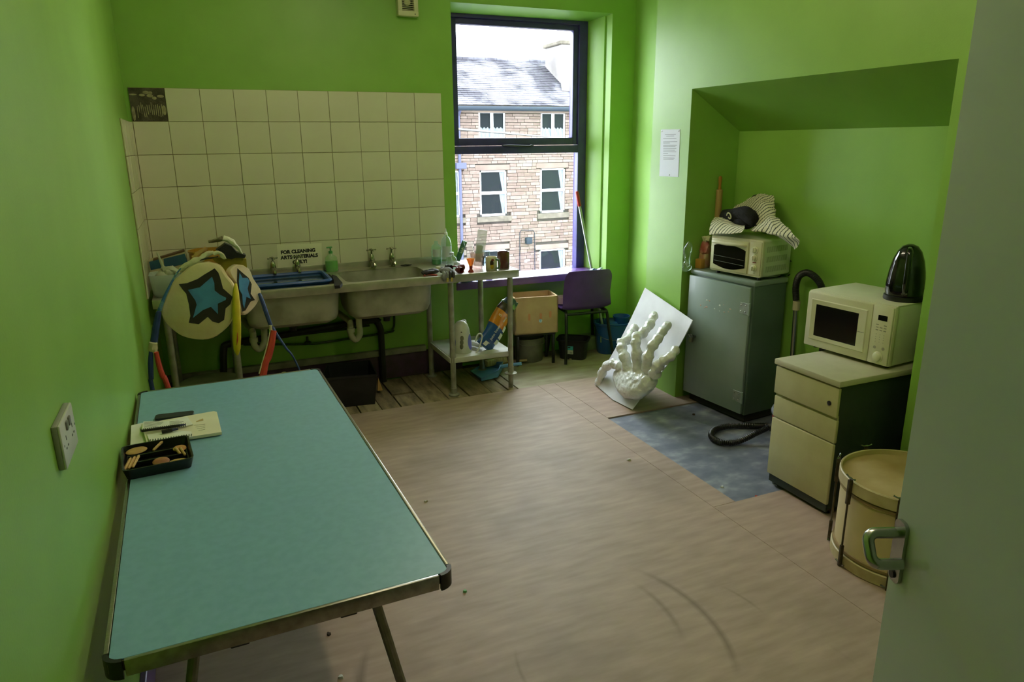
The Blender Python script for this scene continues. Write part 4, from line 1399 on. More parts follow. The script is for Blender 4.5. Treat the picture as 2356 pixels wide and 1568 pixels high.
def left_counter():
    # clear tub holding a tied bag
    t = thing('plastic_tub', 'cloudy clear plastic tub at the left end of the worktop', 'tub', (.085, -.47, CT))
    CLD = clear('cloudy_plastic', (.80, .88, .86, 1), .1, .1, .35)
    g = G()
    g.loft([[(x, y, z) for x, y in rrect(w, h, .03, 4)] for w, h, z in ((.13, .13, 0), (.155, .15, .02), (.175, .17, .13), (.18, .175, .135), (.17, .165, .133), (.15, .145, .02))])
    g.obj('tub_body', CLD, t)
    b = thing('tied_bag', 'knotted white plastic bag sitting in the cloudy tub', 'bag', (.085, -.47, CT + .012))
    BAG = M('thin_white_bag', '#c0c3ae', .5, col2='#a3a790', scale=12, bump=.6, bscale=18)
    G().ell((0, 0, .075), (.068, .062, .072), 18, 12).ell((.02, -.02, .13), (.035, .03, .03), 12, 8).jitter(.012, 22, 3).obj('bag_body', BAG, b)
    G().tube(smooth_path([(.0, 0, .13), (-.01, 0, .165), (-.02, .0, .21), (-.03, 0, .25)], 4), [.016] * 4 + [.008] * 4 + [.006] * 4 + [.002], 8).obj('twisted_neck', BAG, b)
    G().tube(smooth_path([(.0, -.02, .14), (.04, -.03, .15), (.075, -.03, .12)], 4), [.02] * 5 + [.015] * 3 + [.006], 8).jitter(.006, 30, 4).obj('bag_tail', BAG, b)
    # blue box leaning on the tiles
    fr = [ay(-.30, *q) for q in ((341, 601), (425, 579), (438, 606), (346, 628))]
    zb = CT
    bx_ = thing('cardboard_box', 'blue and white cardboard pack propped against the tiles', 'box', (sum(p.x for p in fr) / 4, -.22, CT))
    p = [ay(-.3, *q) for q in ((341, 600), (424, 578), (438, 640), (350, 652))]
    G().poly3(p, (0, .09, .0)).obj('carton', M('pale_carton', '#b8ad86', .8), bx_, world=True)
    for q in (((343, 602), (367, 596), (372, 616), (347, 621)), ((376, 595), (425, 583), (433, 605), (379, 617))):
        G().poly3([ay(-.3005, *r) for r in q], (0, -.0015, 0)).obj('printed_panel', M('blue_print', '#274a6b', .4, col2='#2f5f6d', scale=10), bx_, world=True)
    G().poly3([ay(-.302, *r) for r in ((352, 597), (424, 575), (425, 579), (352, 600))], (0, .06, .0)).obj('brown_flap', M('brown_card', '#5d452a', .85), bx_, world=True)
    # orange tub behind the puppet
    c = ay(-.2, 477, 575)
    t = thing('orange_bucket', 'tan orange plastic bucket against the tiles behind the puppet', 'bucket', (c.x, -.16, CT))
    g = G()
    r = .112
    g.lathe([(r * .86, 0), (r * .9, .01), (r, .205), (r + .005, .208), (r + .005, .218), (r - .004, .218), (r * .86, .012)], (0, 0, 0), 32)
    g.obj('bucket_body', M('tan_orange_plastic', '#b5852f', .45, col2='#a87a2c', scale=6), t)
    b = thing('blue_brush', 'dark blue brush head poking out of the tan bucket', 'brush', (c.x + .06, -.15, CT + .012))
    G().tube([(-.01, 0, 0), (.05, .0, .2)], .008, 8).obj('handle', M('blue_brush_plastic', '#123f66', .4), b)
    G().ell((0, 0, 0), (.035, .02, .016), 14, 8, Matrix.Translation((.062, 0, .215)) @ Matrix.Rotation(rad(35), 4, 'Y')).obj('head', M('blue_brush_plastic', '#123f66', .4), b)
    # under the sinks
    t = thing('round_tub', 'round olive tub with flat lid on the floor under the left sink', 'tub', (.255, -.46, -.002))
    OL = M('olive_drum_paint', '#6a7050', .6, col2='#565c40', scale=8)
    G().lathe([(.165, 0), (.172, .01), (.18, .275)], (0, 0, 0), 32).obj('tub_body', OL, t)
    G().lathe([(.188, .268), (.19, .285), (.185, .296), (.02, .3)], (0, 0, 0), 32).obj('lid', OL, t)
    b = thing('plastic_bottle', 'clear empty bottle on the floor behind the red puppet leg', 'bottle', (.70, -.47, -.002))
    G().lathe([(.04, 0), (.043, .01), (.043, .18), (.03, .23), (.014, .26), (.014, .28)], (0, 0, 0), 18).obj('bottle_body', clear('clear_bottle_plastic', (.88, .95, .96, 1), .12, .06, .10), b)
    G().lathe([(.016, .275), (.016, .295), (.014, .297)], (0, 0, 0), 12).obj('cap', M('pale_yellow_cap', '#c5c58a', .5), b)
    # black crate
    top = [az(.22, *q) for q in ((737, 872), (869, 861), (851, 828), (752, 838))]
    c = sum(top, Vector()) / 4
    t = thing('black_crate', 'open black plastic crate on the floorboards below the sinks', 'crate', (c.x, c.y, -.003))
    CR = M('black_crate_plastic', '#141218', .45, col2='#1c1922', scale=12)
    ring = lambda s_, z: [(c.x + (p.x - c.x) * s_, c.y + (p.y - c.y) * s_, z) for p in top]
    G().loft([ring(.84, -.003), ring(.97, .205), ring(1.0, .208), ring(1.0, .222), ring(.95, .222), ring(.94, .2), ring(.80, .006)]).obj('crate_body', CR, t, world=True)
    pts = [ay(c.y + .05, *q) for q in ((870, 868), (881, 897), (869, 899))]
    o = G().poly3(pts, (0, .02, 0)).obj('card_offcut', M('tan_card', '#c29a5e', .8), None, (pts[1].x, pts[1].y, pts[1].z), 0, world=True)
    tag(o, 'tan triangular card offcut beside the black crate', 'card')


left_counter()


def shelf_items():
    zs = .2755
    WK = M('white_kettle_plastic', '#cfcfc6', .35, col2='#c3c3b8', scale=6)
    LIL = M('lilac_panel', '#6f74c2', .35)
    p = az(zs, 1068, 812)
    K = thing('white_kettle', 'white jug kettle with lilac side panels on the shelf', 'kettle', (p.x, p.y + .05, zs), rad(-18))
    prof = [(.070, 0), (.073, .012), (.071, .06), (.066, .12), (.058, .17), (.046, .205), (.028, .225), (.008, .232)]
    G().lathe(prof, (0, 0, 0), 32, None, True, True, 1, .92).obj('kettle_body', WK, K)

    def rad_at(z):
        for (r0, z0), (r1, z1) in zip(prof, prof[1:]):
            if z0 <= z <= z1:
                return r0 + (r1 - r0) * (z - z0) / (z1 - z0)
        return .01
    for s_ in (-1, 1):
        def f(u, v, s_=s_):
            z = .02 + .115 * v
            half = 26 * sin(pi * (v * .92 + .04)) ** .6
            a = rad(-90 + s_ * (64) + (u - .5) * 2 * half)
            r = rad_at(z) + .0015
            return (r * cos(a), .92 * r * sin(a), z)
        G().grid(f, 10, 10).obj('side_panel', LIL, K)
    for i, z in enumerate((.055, .085, .115)):
        a = rad(-92 + 2 * i)
        r = rad_at(z)
        G().ell((0, 0, 0), (.013, .003, .02), 14, 8, Matrix.Translation((r * cos(a), .92 * r * sin(a), z)) @ Matrix.Rotation(rad(-8), 4, 'X')).obj('water_gauge', M('grey_gauge', '#6b6d58', .4), K)
    G().ell((.0, -.052, .158), (.008, .004, .007), 10, 6).obj('button', BLK, K)
    G().tube(smooth_path([(.02, .035, .22), (.03, .085, .2), (.03, .095, .13), (.02, .06, .05)], 4), .012, 10, True, 1.3).obj('handle', WK, K)
    # compost bag leaning on the front right leg
    a, b = az(zs + .012, 1126, 812), ay(-.44, 1178, 690)
    a = Vector((a.x, -.50, zs + .03))
    b = ay(-.42, 1180, 688)
    axv = (b - a)
    Ln = axv.length
    axn = axv.normalized()
    side = Vector((1, .25, 0))
    side = (side - axn * side.dot(axn)).normalized()
    nrm = side.cross(axn)
    if nrm.y > 0:
        nrm = -nrm
    B = thing('compost_bag', 'blue and orange seed compost bag slumped on the shelf', 'bag', a)
    HW, HT = .078, .042

    def sec(t):
        w = HW * (1 - .12 * abs(t - .45)) * (1 - max(0, t - .8) * 1.2)
        h = HT * (sin(pi * min(max(t * .86 + .05, .02), .98))) ** .6
        return w, h

    def band(t0, t1, name, mat, jit=0.0, n=10):
        rings = []
        for i in range(n + 1):
            t = t0 + (t1 - t0) * i / n
            w, h = sec(t)
            c = a + axn * (Ln * t) + side * (.01 * sin(t * 7))
            rings.append([c + side * (w * cos(q)) * (1 if True else 0) + nrm * (h * sin(q)) for q in [2 * pi * k / 24 for k in range(24)]])
        g = G().loft(rings, t0 == 0, t1 >= 1)
        if jit:
            g.jitter(jit, 28, 5)
        return g.obj(name, mat, B, world=True)
    gl = dict(rough=.28, coat=.3, bump=.35, bscale=22)
    band(0, .42, 'blue_panel', M('blue_bag_print', '#1f4f91', **gl), .003)
    band(.42, .70, 'orange_panel', M('orange_bag_print', '#d98a22', **gl), .003)
    band(.70, .84, 'brown_panel', M('brown_bag_print', '#3a2716', **gl), .004)
    band(.84, 1.0, 'crumpled_top', M('green_bag_print', '#7da85c', .28, col2='#20364a', scale=16, lo=.45, hi=.55, coat=.3, bump=.5, bscale=22), .012)

    def onbag(t, s_):
        w, h = sec(t)
        q = math.acos(max(-1, min(1, s_)))
        return a + axn * (Ln * t) + side * (w * s_ + .01 * sin(t * 7)) + nrm * (h * sin(q) + .005)
    WT = M('white_print', '#e6e6e0', .5)
    for body, t, s_, size in (('John Innes', .30, -.22, .030), ('25', .07, -.35, .024), ('Seed', .585, .1, .022), ('S', .60, -.55, .04), ('L', .10, -.05, .018)):
        text_mesh(G(), body, size, frame(onbag(t, s_) + nrm * .003, axn, -side), .0003, .0003).obj('lettering', WT, B, world=True)
    for t0, t1, s0, s1 in ((.40, .50, .45, .95), (.26, .36, .4, .92), (.14, .23, .4, .9), (.02, .10, -.5, -.05)):
        G().grid(lambda u, v: onbag(t0 + (t1 - t0) * v, s0 + (s1 - s0) * u) + nrm * .002, 6, 3).obj('white_label', WT, B, world=True)
    # white brush with looped handle
    p = az(zs, 1088, 818)
    W_ = thing('looped_brush', 'white plastic brush with looped handle between kettle and compost bag', 'brush', p)
    WPL = M('white_plastic', '#d9dad6', .4)
    G().tube(smooth_path([ay(-.53, 1088, 817), ay(-.53, 1100, 805), ay(-.53, 1107, 785), ay(-.53, 1109, 772), ay(-.53, 1104, 767), ay(-.53, 1098, 771), ay(-.53, 1094, 785)], 4), .0055, 8).obj('loop_handle', WPL, W_, world=True)
    c = ay(-.42, 1096, 790)
    G().box(c, (.05, .12, .035), .012, (0, 0, rad(20))).obj('head', WPL, W_, world=True)
    # dustpan and brush on the boards
    base = [az(0, *q) for q in ((1084, 856), (1108, 877), (1146, 868), (1156, 850), (1118, 841))]
    c = sum(base, Vector()) / 5
    D = thing('dustpan', 'pale blue plastic dustpan on the floorboards under the shelf', 'dustpan', (c.x, c.y, 0))
    BP = M('pale_blue_plastic', '#5e92bd', .45, col2='#5488b4', scale=8)
    g = G()
    hs = (.012, .03, .062, .066, .03)
    lo = [p.copy() for p in base]
    for p in lo:
        p.z = .002
    up = [Vector((p.x, p.y, h)) + (p - c) * .06 for p, h in zip(base, hs)]
    inn = [c + (u - c) * .93 for u in up]
    for p, u in zip(inn, up):
        p.z = u.z
    inl = [c + (p - c) * .9 for p in lo]
    for p in inl:
        p.z = .006
    g.loft([lo, up, inn, inl])
    g.obj('pan', BP, D, world=True)
    hb = (up[3] + up[2]) / 2
    G().tube([hb + Vector((-.01, 0, -.008)), hb + Vector((.10, -.02, .004)), hb + Vector((.16, -.035, .006))], [.016, .013, .015], 10, True, .6).obj('handle', BP, D, world=True)
    p0, p1 = az(.02, 1128, 846), az(.02, 1160, 838)
    H = thing('hand_brush', 'cream bristled hand brush lying behind the blue dustpan', 'brush', ((p0.x + p1.x) / 2, p0.y, 0))
    d = (p1 - p0).normalized()
    BR = M('cream_bristle', '#b7a583', .9, col2='#8f7d60', scale=60, stretch=(1, 1, .2))
    m = frame((p0 + p1) / 2 + Vector((0, .03, .03)), d, (0, 1, 0))
    G().box((0, 0, .004), ((p1 - p0).length + .06, .045, .05), .01).xf(m).obj('bristles', BR, H, world=True)
    G().tube([p0 + Vector((-.03, .03, .012)), p1 + Vector((.03, .03, .012)), p1 + Vector((.14, .01, .01)), p1 + Vector((.2, 0, .01))], [.012, .014, .011, .012], 8).obj('wooden_handle', M('old_handle_wood', '#9c8460', .7), H, world=True)


shelf_items()

# ================================================================ window corner
def window_corner():
    # ---- purple chair, its back to the room
    C = thing('purple_chair', 'purple plastic stacking chair with black legs under the window', 'chair', (3.10, -.25, 0), rad(-5))
    PUR = M('purple_polypropylene', '#55357f', .38, col2='#4b2e72', scale=12)
    prof = smooth_path([(.36, .398), (.338, .432), (.26, .442), (.15, .432), (.05, .428), (.0, .448), (-.022, .50), (-.038, .58), (-.06, .68), (-.078, .765)], 4)
    n = len(prof) - 1

    def f(u, v):
        i = v * n
        a, b = prof[int(min(i, n - 1))], prof[int(min(i, n - 1)) + 1]
        t = i - int(min(i, n - 1))
        y, z = a.lerp(b, t)[:2]
        s_ = u * 2 - 1
        back = max(0.0, min(1.0, (v - .5) / .25))
        w = .215 * (1 - .05 * back)
        top = max(0.0, (v - .86) / .14)
        w *= 1 - .16 * top ** 3
        y += back * .055 * abs(s_) ** 2.4
        z += (1 - back) * .022 * abs(s_) ** 4
        z -= .016 * abs(s_) ** 3 * top
        return (w * s_, y, z)
    prof = [Vector((p[0], p[1], 0)) for p in prof]
    G().grid(f, 14, n, .007).obj('shell', PUR, C)
    for sx_ in (-1, 1):
        G().tube(smooth_path([(sx_ * .215, -.075, .008), (sx_ * .19, -.02, .25), (sx_ * .18, .01, .39), (sx_ * .165, .05, .415)], 4), .0125, 10).obj('leg', BLK, C)
        G().tube(smooth_path([(sx_ * .215, .335, .008), (sx_ * .19, .31, .25), (sx_ * .178, .29, .395), (sx_ * .165, .25, .415)], 4), .0125, 10).obj('leg', BLK, C)
        G().cyl((sx_ * .165, .05, .412), (sx_ * .165, .29, .412), .011).obj('side_rail', BLK, C)
    G().cyl((-.18, .0, .40), (.18, .0, .40), .0115).obj('rear_rail', BLK, C)
    # bits left on the seat
    t = thing('tape_roll', 'wide cream tape roll on the purple chair seat', 'tape', (2.985, -.04, .452))
    G().lathe([(.05, 0), (.05, .058), (.04, .058), (.04, .004)], (0, 0, 0), 24, None, True, False).obj('roll', M('cream_tape', '#cbb6a6', .6), t)
    o = G().box((0, 0, .022), (.03, .05, .044), .003).obj('wood_block', M('pale_wood_block', '#b99f74', .7), None, (3.03, -.13, .458))
    tag(o, 'small pale wooden block on the purple chair seat', 'block')
    a = ay(-.27, 1375, 622)
    o = G().grid(lambda u, v: (a.x - .05 + .1 * u, a.y + .05 * sin(v * pi) + .0, a.z - .02 + .03 * v + .012 * sin(u * 9)), 10, 6, .002).obj('pale_cloth', M('pale_aqua_cloth', '#a9cfc4', .9), None, (a.x, a.y, a.z), 0, world=True)
    tag(o, 'pale aqua cloth over the top of the purple chair back', 'cloth')
    # ---- wooden box on a stool, zinc bucket below
    WB_ = M('peach_plywood', '#c3a47e', .75, col2='#b3936e', scale=6, detail=6)
    top = [az(.55, *q) for q in ((1150, 680), (1228, 694), (1273, 684), (1242, 671))]
    A, B_, C_, D_ = [Vector((p.x, p.y, 0)) for p in top]
    A = B_ + (A - B_).normalized() * .36
    Cc = B_ + (C_ - B_).normalized() * .24
    e1, e2 = (A - B_).normalized(), (Cc - B_).normalized()
    yaw_ = math.atan2(-e1.y, -e1.x)
    ctr = Vector((2.69, -.075, 0))
    X = thing('plywood_box', 'open peach plywood box with slots standing on a black stool', 'box', (ctr.x, ctr.y, .262), rad(-9))
    w, d, h = .36, .24, .30
    for nm, bb_ in (('front_panel', (-w / 2, w / 2, -d / 2, -d / 2 + .012)), ('back_panel', (-w / 2, w / 2, d / 2 - .012, d / 2)), ('side_panel', (-w / 2, -w / 2 + .012, -d / 2, d / 2)), ('side_panel', (w / 2 - .012, w / 2, -d / 2, d / 2))):
        G().bb(*bb_, 0, h, .001, 1).obj(nm, WB_, X)
    G().bb(-w / 2, w / 2, -d / 2, d / 2, 0, .01).obj('base_panel', WB_, X)
    SAL = M('salmon_cut_edge', '#c98a63', .7)
    for i, x in enumerate((-.06, .035, .115)):
        G().prism(rrect(.018, .055, .008), 0, .002, frame((x, -d / 2 - .0015, .14 + .012 * (i == 2)), (1, 0, 0), (0, 0, 1))).obj('slot', SAL, X)
    G().prism([(.014 * cos(rad(t)), .014 * sin(rad(t))) for t in range(0, 360, 20)], 0, .002, frame((.033, -d / 2 - .003, .105), (1, 0, 0), (0, 0, 1))).obj('round_sticker', M('sky_blue_sticker', '#6fb4dd', .3, col2='#e6eef2', scale=40), X)
    S = thing('black_stool', 'low black metal stool under the plywood box', 'stool', (ctr.x, ctr.y, -.002), rad(-9))
    G().bb(-.165, .165, -.11, .11, .245, .262, .003).obj('seat', M('black_board', '#1a1916', .6), S)
    for x in (-.15, .15):
        for y in (-.095, .095):
            G().bb(x - .011, x + .011, y - .011, y + .011, 0, .246, .002).obj('leg', BLK, S)
    Z_ = thing('zinc_bucket', 'grey galvanised bucket on the floor under the plywood box', 'bucket', (2.675, -.045, -.002))
    ZN = M('dull_galvanised_zinc', '#7d7a6c', .55, .5, col2='#646154', scale=8, detail=8)
    G().lathe([(.115, 0), (.12, .004), (.13, .19), (.134, .192), (.134, .2), (.127, .2), (.114, .01)], (0, 0, 0), 28, None, True, True, 1, .66).obj('bucket_body', ZN, Z_)
    G().tube(smooth_path([(-.13, -.02, .19), (-.1, -.08, .16), (0, -.092, .15), (.1, -.08, .16), (.13, -.02, .19)], 4), .003, 6).obj('handle', ZN, Z_)
    # ---- black tub
    T = thing('black_tub', 'rounded black plastic tub with a turquoise label on the floor', 'tub', (3.045, -.125, -.002), rad(-38))
    K = M('matt_black_plastic', '#17161a', .5)
    G().loft([[(x, y, z) for x, y in rrect(w_, d_, .05, 5)] for w_, d_, z in ((.215, .145, 0), (.245, .175, .155), (.272, .2, .158), (.275, .203, .168), (.265, .19, .172), (.24, .17, .165), (.205, .135, .008))]).obj('tub_body', K, T)
    lab = G()
    m = frame((-.02, -.0845, .085), (1, 0, 0), (0, -.09, 1))
    lab.prism(rrect(.066, .034, .002), 0, .001, m @ Matrix.Translation((0, .017, 0)))
    L1 = lab.obj('label_top', M('turquoise_label', '#3fa9ad', .4), T)
    G().prism(rrect(.066, .034, .002), 0, .001, m @ Matrix.Translation((0, -.018, 0))).obj('label_bottom', M('pale_label', '#c9cbbf', .5), T)
    G().prism(rrect(.02, .012, .003), 0, .0006, m @ Matrix.Translation((0, .024, .0012))).obj('label_badge', INK, L1)
    for i in range(7):
        G().bb(-.0006, .0006, -.008, .008, 0, .0005).xf(m @ Matrix.Translation((.006 + i * .0032, -.022, .0012))).obj('barcode_bar', INK, L1)
    # ---- mop bucket and mop
    Q = thing('mop_bucket', 'blue plastic mop bucket with wringer in the corner behind the chair', 'bucket', (3.425, -.115, -.002), rad(-22))
    BL = M('royal_blue_plastic', '#24539c', .38, col2='#1f4a8d', scale=8)
    G().loft([[(x, y, z) for x, y in rrect(w_, d_, r_, 6)] for w_, d_, r_, z in ((.24, .17, .07, 0), (.255, .185, .08, .01), (.30, .215, .095, .25), (.325, .235, .10, .255), (.325, .235, .1, .268), (.30, .21, .09, .268), (.24, .165, .07, .012))]).obj('bucket_body', BL, Q)
    G().lathe([(.04, .17), (.055, .25), (.07, .305), (.074, .308), (.074, .318), (.066, .316), (.05, .25), (.038, .18)], (.075, .0, 0), 24).obj('wringer', BL, Q)
    G().bb(-.035, .03, -.105, .105, .255, .272, .004).obj('bridge', BL, Q)
    G().tube(smooth_path([(-.155, -.02, .24), (-.12, -.12, .17), (.0, -.15, .14), (.12, -.14, .2), (.155, -.03, .25)], 5), .0022, 6).obj('wire_handle', STEEL, Q)
    Bp, Tp = ay(-.11, 1386, 748), ay(.10, 1327, 440)
    Mo = thing('mop', 'mop with a grey pole and red grip leaning in the window reveal', 'mop', (Bp.x, Bp.y, Bp.z))
    dv_ = (Tp - Bp).normalized()
    G().cyl(Bp - dv_ * .1, Tp - dv_ * .11, .0115).obj('pole', M('grey_aluminium_pole', '#a9aca6', .35, .6), Mo, world=True)
    G().tube([Tp - dv_ * .125, Tp - dv_ * .12, Tp - dv_ * .01, Tp], [.013, .0155, .0155, .01], 12).obj('grip', M('red_grip', '#9c1f1a', .4), Mo, world=True)
    MP = M('grey_green_mop_string', '#8fa37f', .95, col2='#6f8462', scale=40, bump=.6, bscale=60)
    for i in range(9):
        a_ = 2 * pi * i / 9
        r_ = .018 + .006 * (i % 3)
        p = Bp - dv_ * .11
        G().tube(smooth_path([p + Vector((0, 0, .06)), p + Vector((r_ * cos(a_), r_ * sin(a_), .085)), p + Vector((1.5 * r_ * cos(a_), 1.5 * r_ * sin(a_), .05)), p + Vector((1.6 * r_ * cos(a_), 1.4 * r_ * sin(a_), -.03))], 4), .008, 7).obj('mop_string', MP, Mo, world=True)


window_corner()


def sculpture():
    D = az(0.004, 1371, 884)
    C = az(0.004, 1440, 946)
    A = ax(3.205, 1487, 663)
    B = ax(3.205, 1597, 738)
    T = thing('hand_sculpture', 'white papier mache hand on a bent white board leaning by the metal cabinet', 'sculpture', ((D + C) / 2))
    BW = M('white_painted_board', '#dedee3', .5, col2='#cccbd0', scale=5, detail=5)
    n = (C - D).cross(A - D).normalized()
    if n.dot(CAM - D) < 0:
        n = -n
    right_low = az(0.006, 1487, 938)

    def f(u, v):
        p = D.lerp(C, u).lerp(A.lerp(B, u), v)
        p += -n * (.05 * sin(pi * v) * (0.35 + .65 * u)) + n * .03 * (u - .5) ** 2
        if v < .25 and u > .6:
            k = (1 - v / .25) * (u - .6) / .4
            p = p + Vector((.06 * k, 0, 0))
        p.z = max(p.z, .004)
        return p
    G().grid(f, 20, 28, .006).obj('board', BW, T, world=True)
    STN = M('brown_stain', '#a98f74', .6)

    def hp(x, y, h):
        return plane_hit(D + n * (h - .025), n, 1340 + x * .2168, 640 + y * .2168)
    HAND = M('glossy_white_papier_mache', '#e6e7e3', .3, col2='#d6d8d2', scale=14, bump=.7, bscale=30, coat=.25)
    g = G()
    for pts in ([(430, 975, .05), (400, 930, .09), (340, 905, .11), (265, 925, .10), (205, 1010, .07), (175, 1120, .02)],
                [(490, 980, .06), (455, 850, .12), (415, 740, .15), (420, 680, .15), (480, 650, .11), (520, 575, .06), (555, 515, .02)],
                [(590, 980, .06), (575, 830, .13), (565, 690, .17), (575, 620, .17), (650, 570, .12), (720, 480, .07), (765, 385, .02)],
                [(690, 970, .06), (690, 850, .12), (740, 720, .13), (800, 640, .10), (850, 560, .07), (905, 495, .02)],
                [(760, 1030, .05), (800, 930, .08), (860, 870, .08), (930, 830, .06), (990, 755, .02)]):
        P = [hp(*q) for q in pts]
        k = len(P)
        R = [.038 - .010 * (i / (k - 1)) for i in range(k)]
        Q = smooth_path(P, 4)
        RR = []
        for i in range(k - 1):
            RR += [R[i] + (R[i + 1] - R[i]) * j / 4 for j in range(4)]
        RR.append(R[-1])
        RR = [r * (1 + .18 * sin(i * 1.7)) for i, r in enumerate(RR)]
        g.tube(Q, RR, 10)
        g.ell(Q[-1], (.024, .024, .024), 10, 8)
    c = hp(590, 1110, .03)
    ux = (C - D).normalized()
    uy = n.cross(ux)
    m = Matrix(((ux.x, uy.x, n.x, c.x), (ux.y, uy.y, n.y, c.y), (ux.z, uy.z, n.z, c.z), (0, 0, 0, 1)))
    out_ = [plane_hit(D - n * .02, n, 1340 + x * .2168, 640 + y * .2168) for x, y in ((398, 1010), (465, 965), (600, 955), (720, 985), (785, 1060), (775, 1130), (705, 1215), (590, 1285), (470, 1265), (405, 1180), (385, 1090))]
    out_ = smooth_path(out_ + [out_[0]], 3)[:-1]
    c = sum(out_, Vector()) / len(out_)
    g.loft([[c + (p - c) * s_ + n * h_ for p in out_] for s_, h_ in ((1.0, -.01), (1.03, .02), (.97, .05), (.80, .075), (.5, .088), (.2, .092))])
    o = g.obj('hand', HAND, T, world=True, angle=80)
    rm = o.modifiers.new('remesh', 'REMESH')
    rm.mode = 'VOXEL'
    rm.voxel_size = .007
    rm.use_smooth_shade = True
    tx = bpy.data.textures.new('crumple', 'CLOUDS')
    tx.noise_scale = .035
    dm = o.modifiers.new('crumple', 'DISPLACE')
    dm.texture = tx
    dm.strength = .016
    dm.mid_level = .5
    dm.texture_coords = 'LOCAL'


sculpture()


# ================================================================ in and by the recess on the right
def cabinet():
    L = Vector((3.258, -1.33, 0))
    C = thing('metal_cabinet', 'grey green metal cabinet with one hinged door standing in the recess', 'cabinet', L, rad(-84.7))
    GM = M('grey_green_enamel', '#8d9a92', .4, col2='#7f9086', scale=3, detail=8, coat=.1)
    GD = M('dark_green_enamel', '#5a6d61', .5, col2='#4f6256', scale=4)
    G().bb(0.008, .545, .022, .30, .055, .9, .004).obj('body', GD, C)
    G().bb(.02, .52, .05, .295, 0, .056).obj('plinth', M('rusty_dark_plinth', '#2b2822', .8), C)
    dr = G().bb(0, .532, 0, .022, .062, .878, .006).obj('door', GM, C)
    G().bb(-.002, .552, .012, .305, .885, .917, .008).obj('top', GM, C)
    HG = M('worn_hinge_steel', '#a5aca2', .4, .4, col2='#8b938a', scale=30)
    for z in (.745, .175):
        h = G().bb(.462, .535, -.004, .0, z - .035, z + .035, .001, 1).obj('hinge', HG, dr)
        G().cyl((.538, -.002, z - .038), (.538, -.002, z + .038), .006).obj('hinge_pin', GM, dr)
        for dx, dz in ((.475, .02), (.475, -.02), (.51, .02), (.51, -.02)):
            G().ell((dx, -.005, z + dz), (.005, .003, .005), 8, 6).obj('rivet', STEEL, dr)
    hz = .475
    G().bb(.03, .098, -.008, 0, hz - .01, hz + .006, .002).obj('hasp', STEEL, dr)
    G().tube(smooth_path([(.058, -.012, hz - .012), (.056, -.016, hz + .004), (.066, -.018, hz + .012), (.076, -.016, hz + .004), (.075, -.012, hz - .012)], 3), .0025, 6).obj('padlock_shackle', STEEL, dr)
    G().bb(.052, .08, -.022, -.006, hz - .045, hz - .012, .003).obj('padlock', M('padlock_brass_grey', '#a9a58f', .35, .8), dr)
    CH = M('peach_primer', '#c59a86', .7)
    rnd = random.Random(5)
    for i in range(12):
        x, z = .12 + rnd.uniform(0, .28), .70 + rnd.uniform(-.02, .04)
        G().ell((x, -.0008, z), (rnd.uniform(.002, .011), .001, rnd.uniform(.002, .006)), 8, 4).obj('paint_chip', CH if i % 3 else M('white_fleck', '#cfd2c6', .6), dr)

    # ---- toaster oven
    O = thing('toaster_oven', 'cream countertop toaster oven on the metal cabinet', 'oven', (3.285, -1.497, .918), rad(-80))
    CR = M('cream_enamel', '#d3cfb0', .38, col2='#cbc6a4', scale=6)
    w, d, h = .395, .27, .225
    z0 = .02
    G().loft([[(x + w / 2, y, z + z0 + h / 2) for x, z in rrect(w, h, .014, 4)] for y in (.02, d)]).obj('casing', M('pale_green_cream_enamel', '#cdd3b4', .55), O)
    G().loft([[(x * s_ + w / 2, y, z * s_ + z0 + h / 2) for x, z in rrect(w, h, .014, 4)] for y, s_ in ((.022, 1.0), (.004, 1.0), (0.0, .985))]).obj('front_frame', CR, O)
    for x in (.04, w - .04):
        for y in (.04, d - .04):
            G().cyl((x, y, 0), (x, y, z0 + .004), .012).obj('foot', BLK, O)
    dw = .295
    dr2 = G().bb(.012, dw, -.008, .002, z0 + .012, z0 + h - .02, .004).obj('door', CR, O)
    gp = []
    for i in range(13):
        t = i / 12
        gp.append((.034 + (dw - .05) * t, z0 + .045 - .022 * sin(pi * t) + .012 * 0))
    for i in range(13):
        t = 1 - i / 12
        gp.append((.034 + (dw - .05) * t, z0 + h - .075 + .018 * sin(pi * min(1, t * 1.0)) ** .7 + .012 * (1 - t)))
    G().loft([[(x, y, z) for x, z in gp] for y in (-.0095, -.004)]).obj('glass', M('dark_oven_glass', '#0d0d0c', .1, spec=.6), dr2)
    for z in (.088, .055):
        G().cyl((.04, -.0105, z0 + z + .012), (dw - .022, -.0105, z0 + z + .004), .0013, None, 6).obj('rack_wire', STEEL, dr2)
    G().tube(smooth_path([(.03, -.006, z0 + h - .04), (.045, -.026, z0 + h - .038), (.15, -.034, z0 + h - .042), (.26, -.026, z0 + h - .038), (.275, -.006, z0 + h - .04)], 4), .0105, 10).obj('door_handle', CR, dr2)
    G().bb(dw + .012, w - .006, -.006, .002, z0 + .012, z0 + h - .012, .003).obj('control_panel', CR, O)
    kx = (dw + w) / 2 + .002
    for z in (.165, .118, .056):
        kb = G().lathe([(.021, 0), (.021, .004), (.016, .006), (.0145, .02), (.012, .022)], (0, 0, 0), 20, frame((kx, -.006, z0 + z), (1, 0, 0), (0, 0, 1))).obj('knob', M('pale_knob', '#d8d4b4', .35), O)
        G().bb(kx - .002, kx + .002, -.032, -.026, z0 + z - .013, z0 + z + .013, .001).obj('pointer', CR, kb)
    G().bb(kx - .013, kx + .013, -.0085, -.005, z0 + .087, z0 + .092, .001).obj('indicator_light', M('dull_red_lens', '#7d1f14', .3), O)
    G().ell((kx, -.007, z0 + .026), (.008, .003, .006), 10, 6).obj('dial_mark', CR, O)
    SL = M('shadow_slot', '#7f8f68', .8)
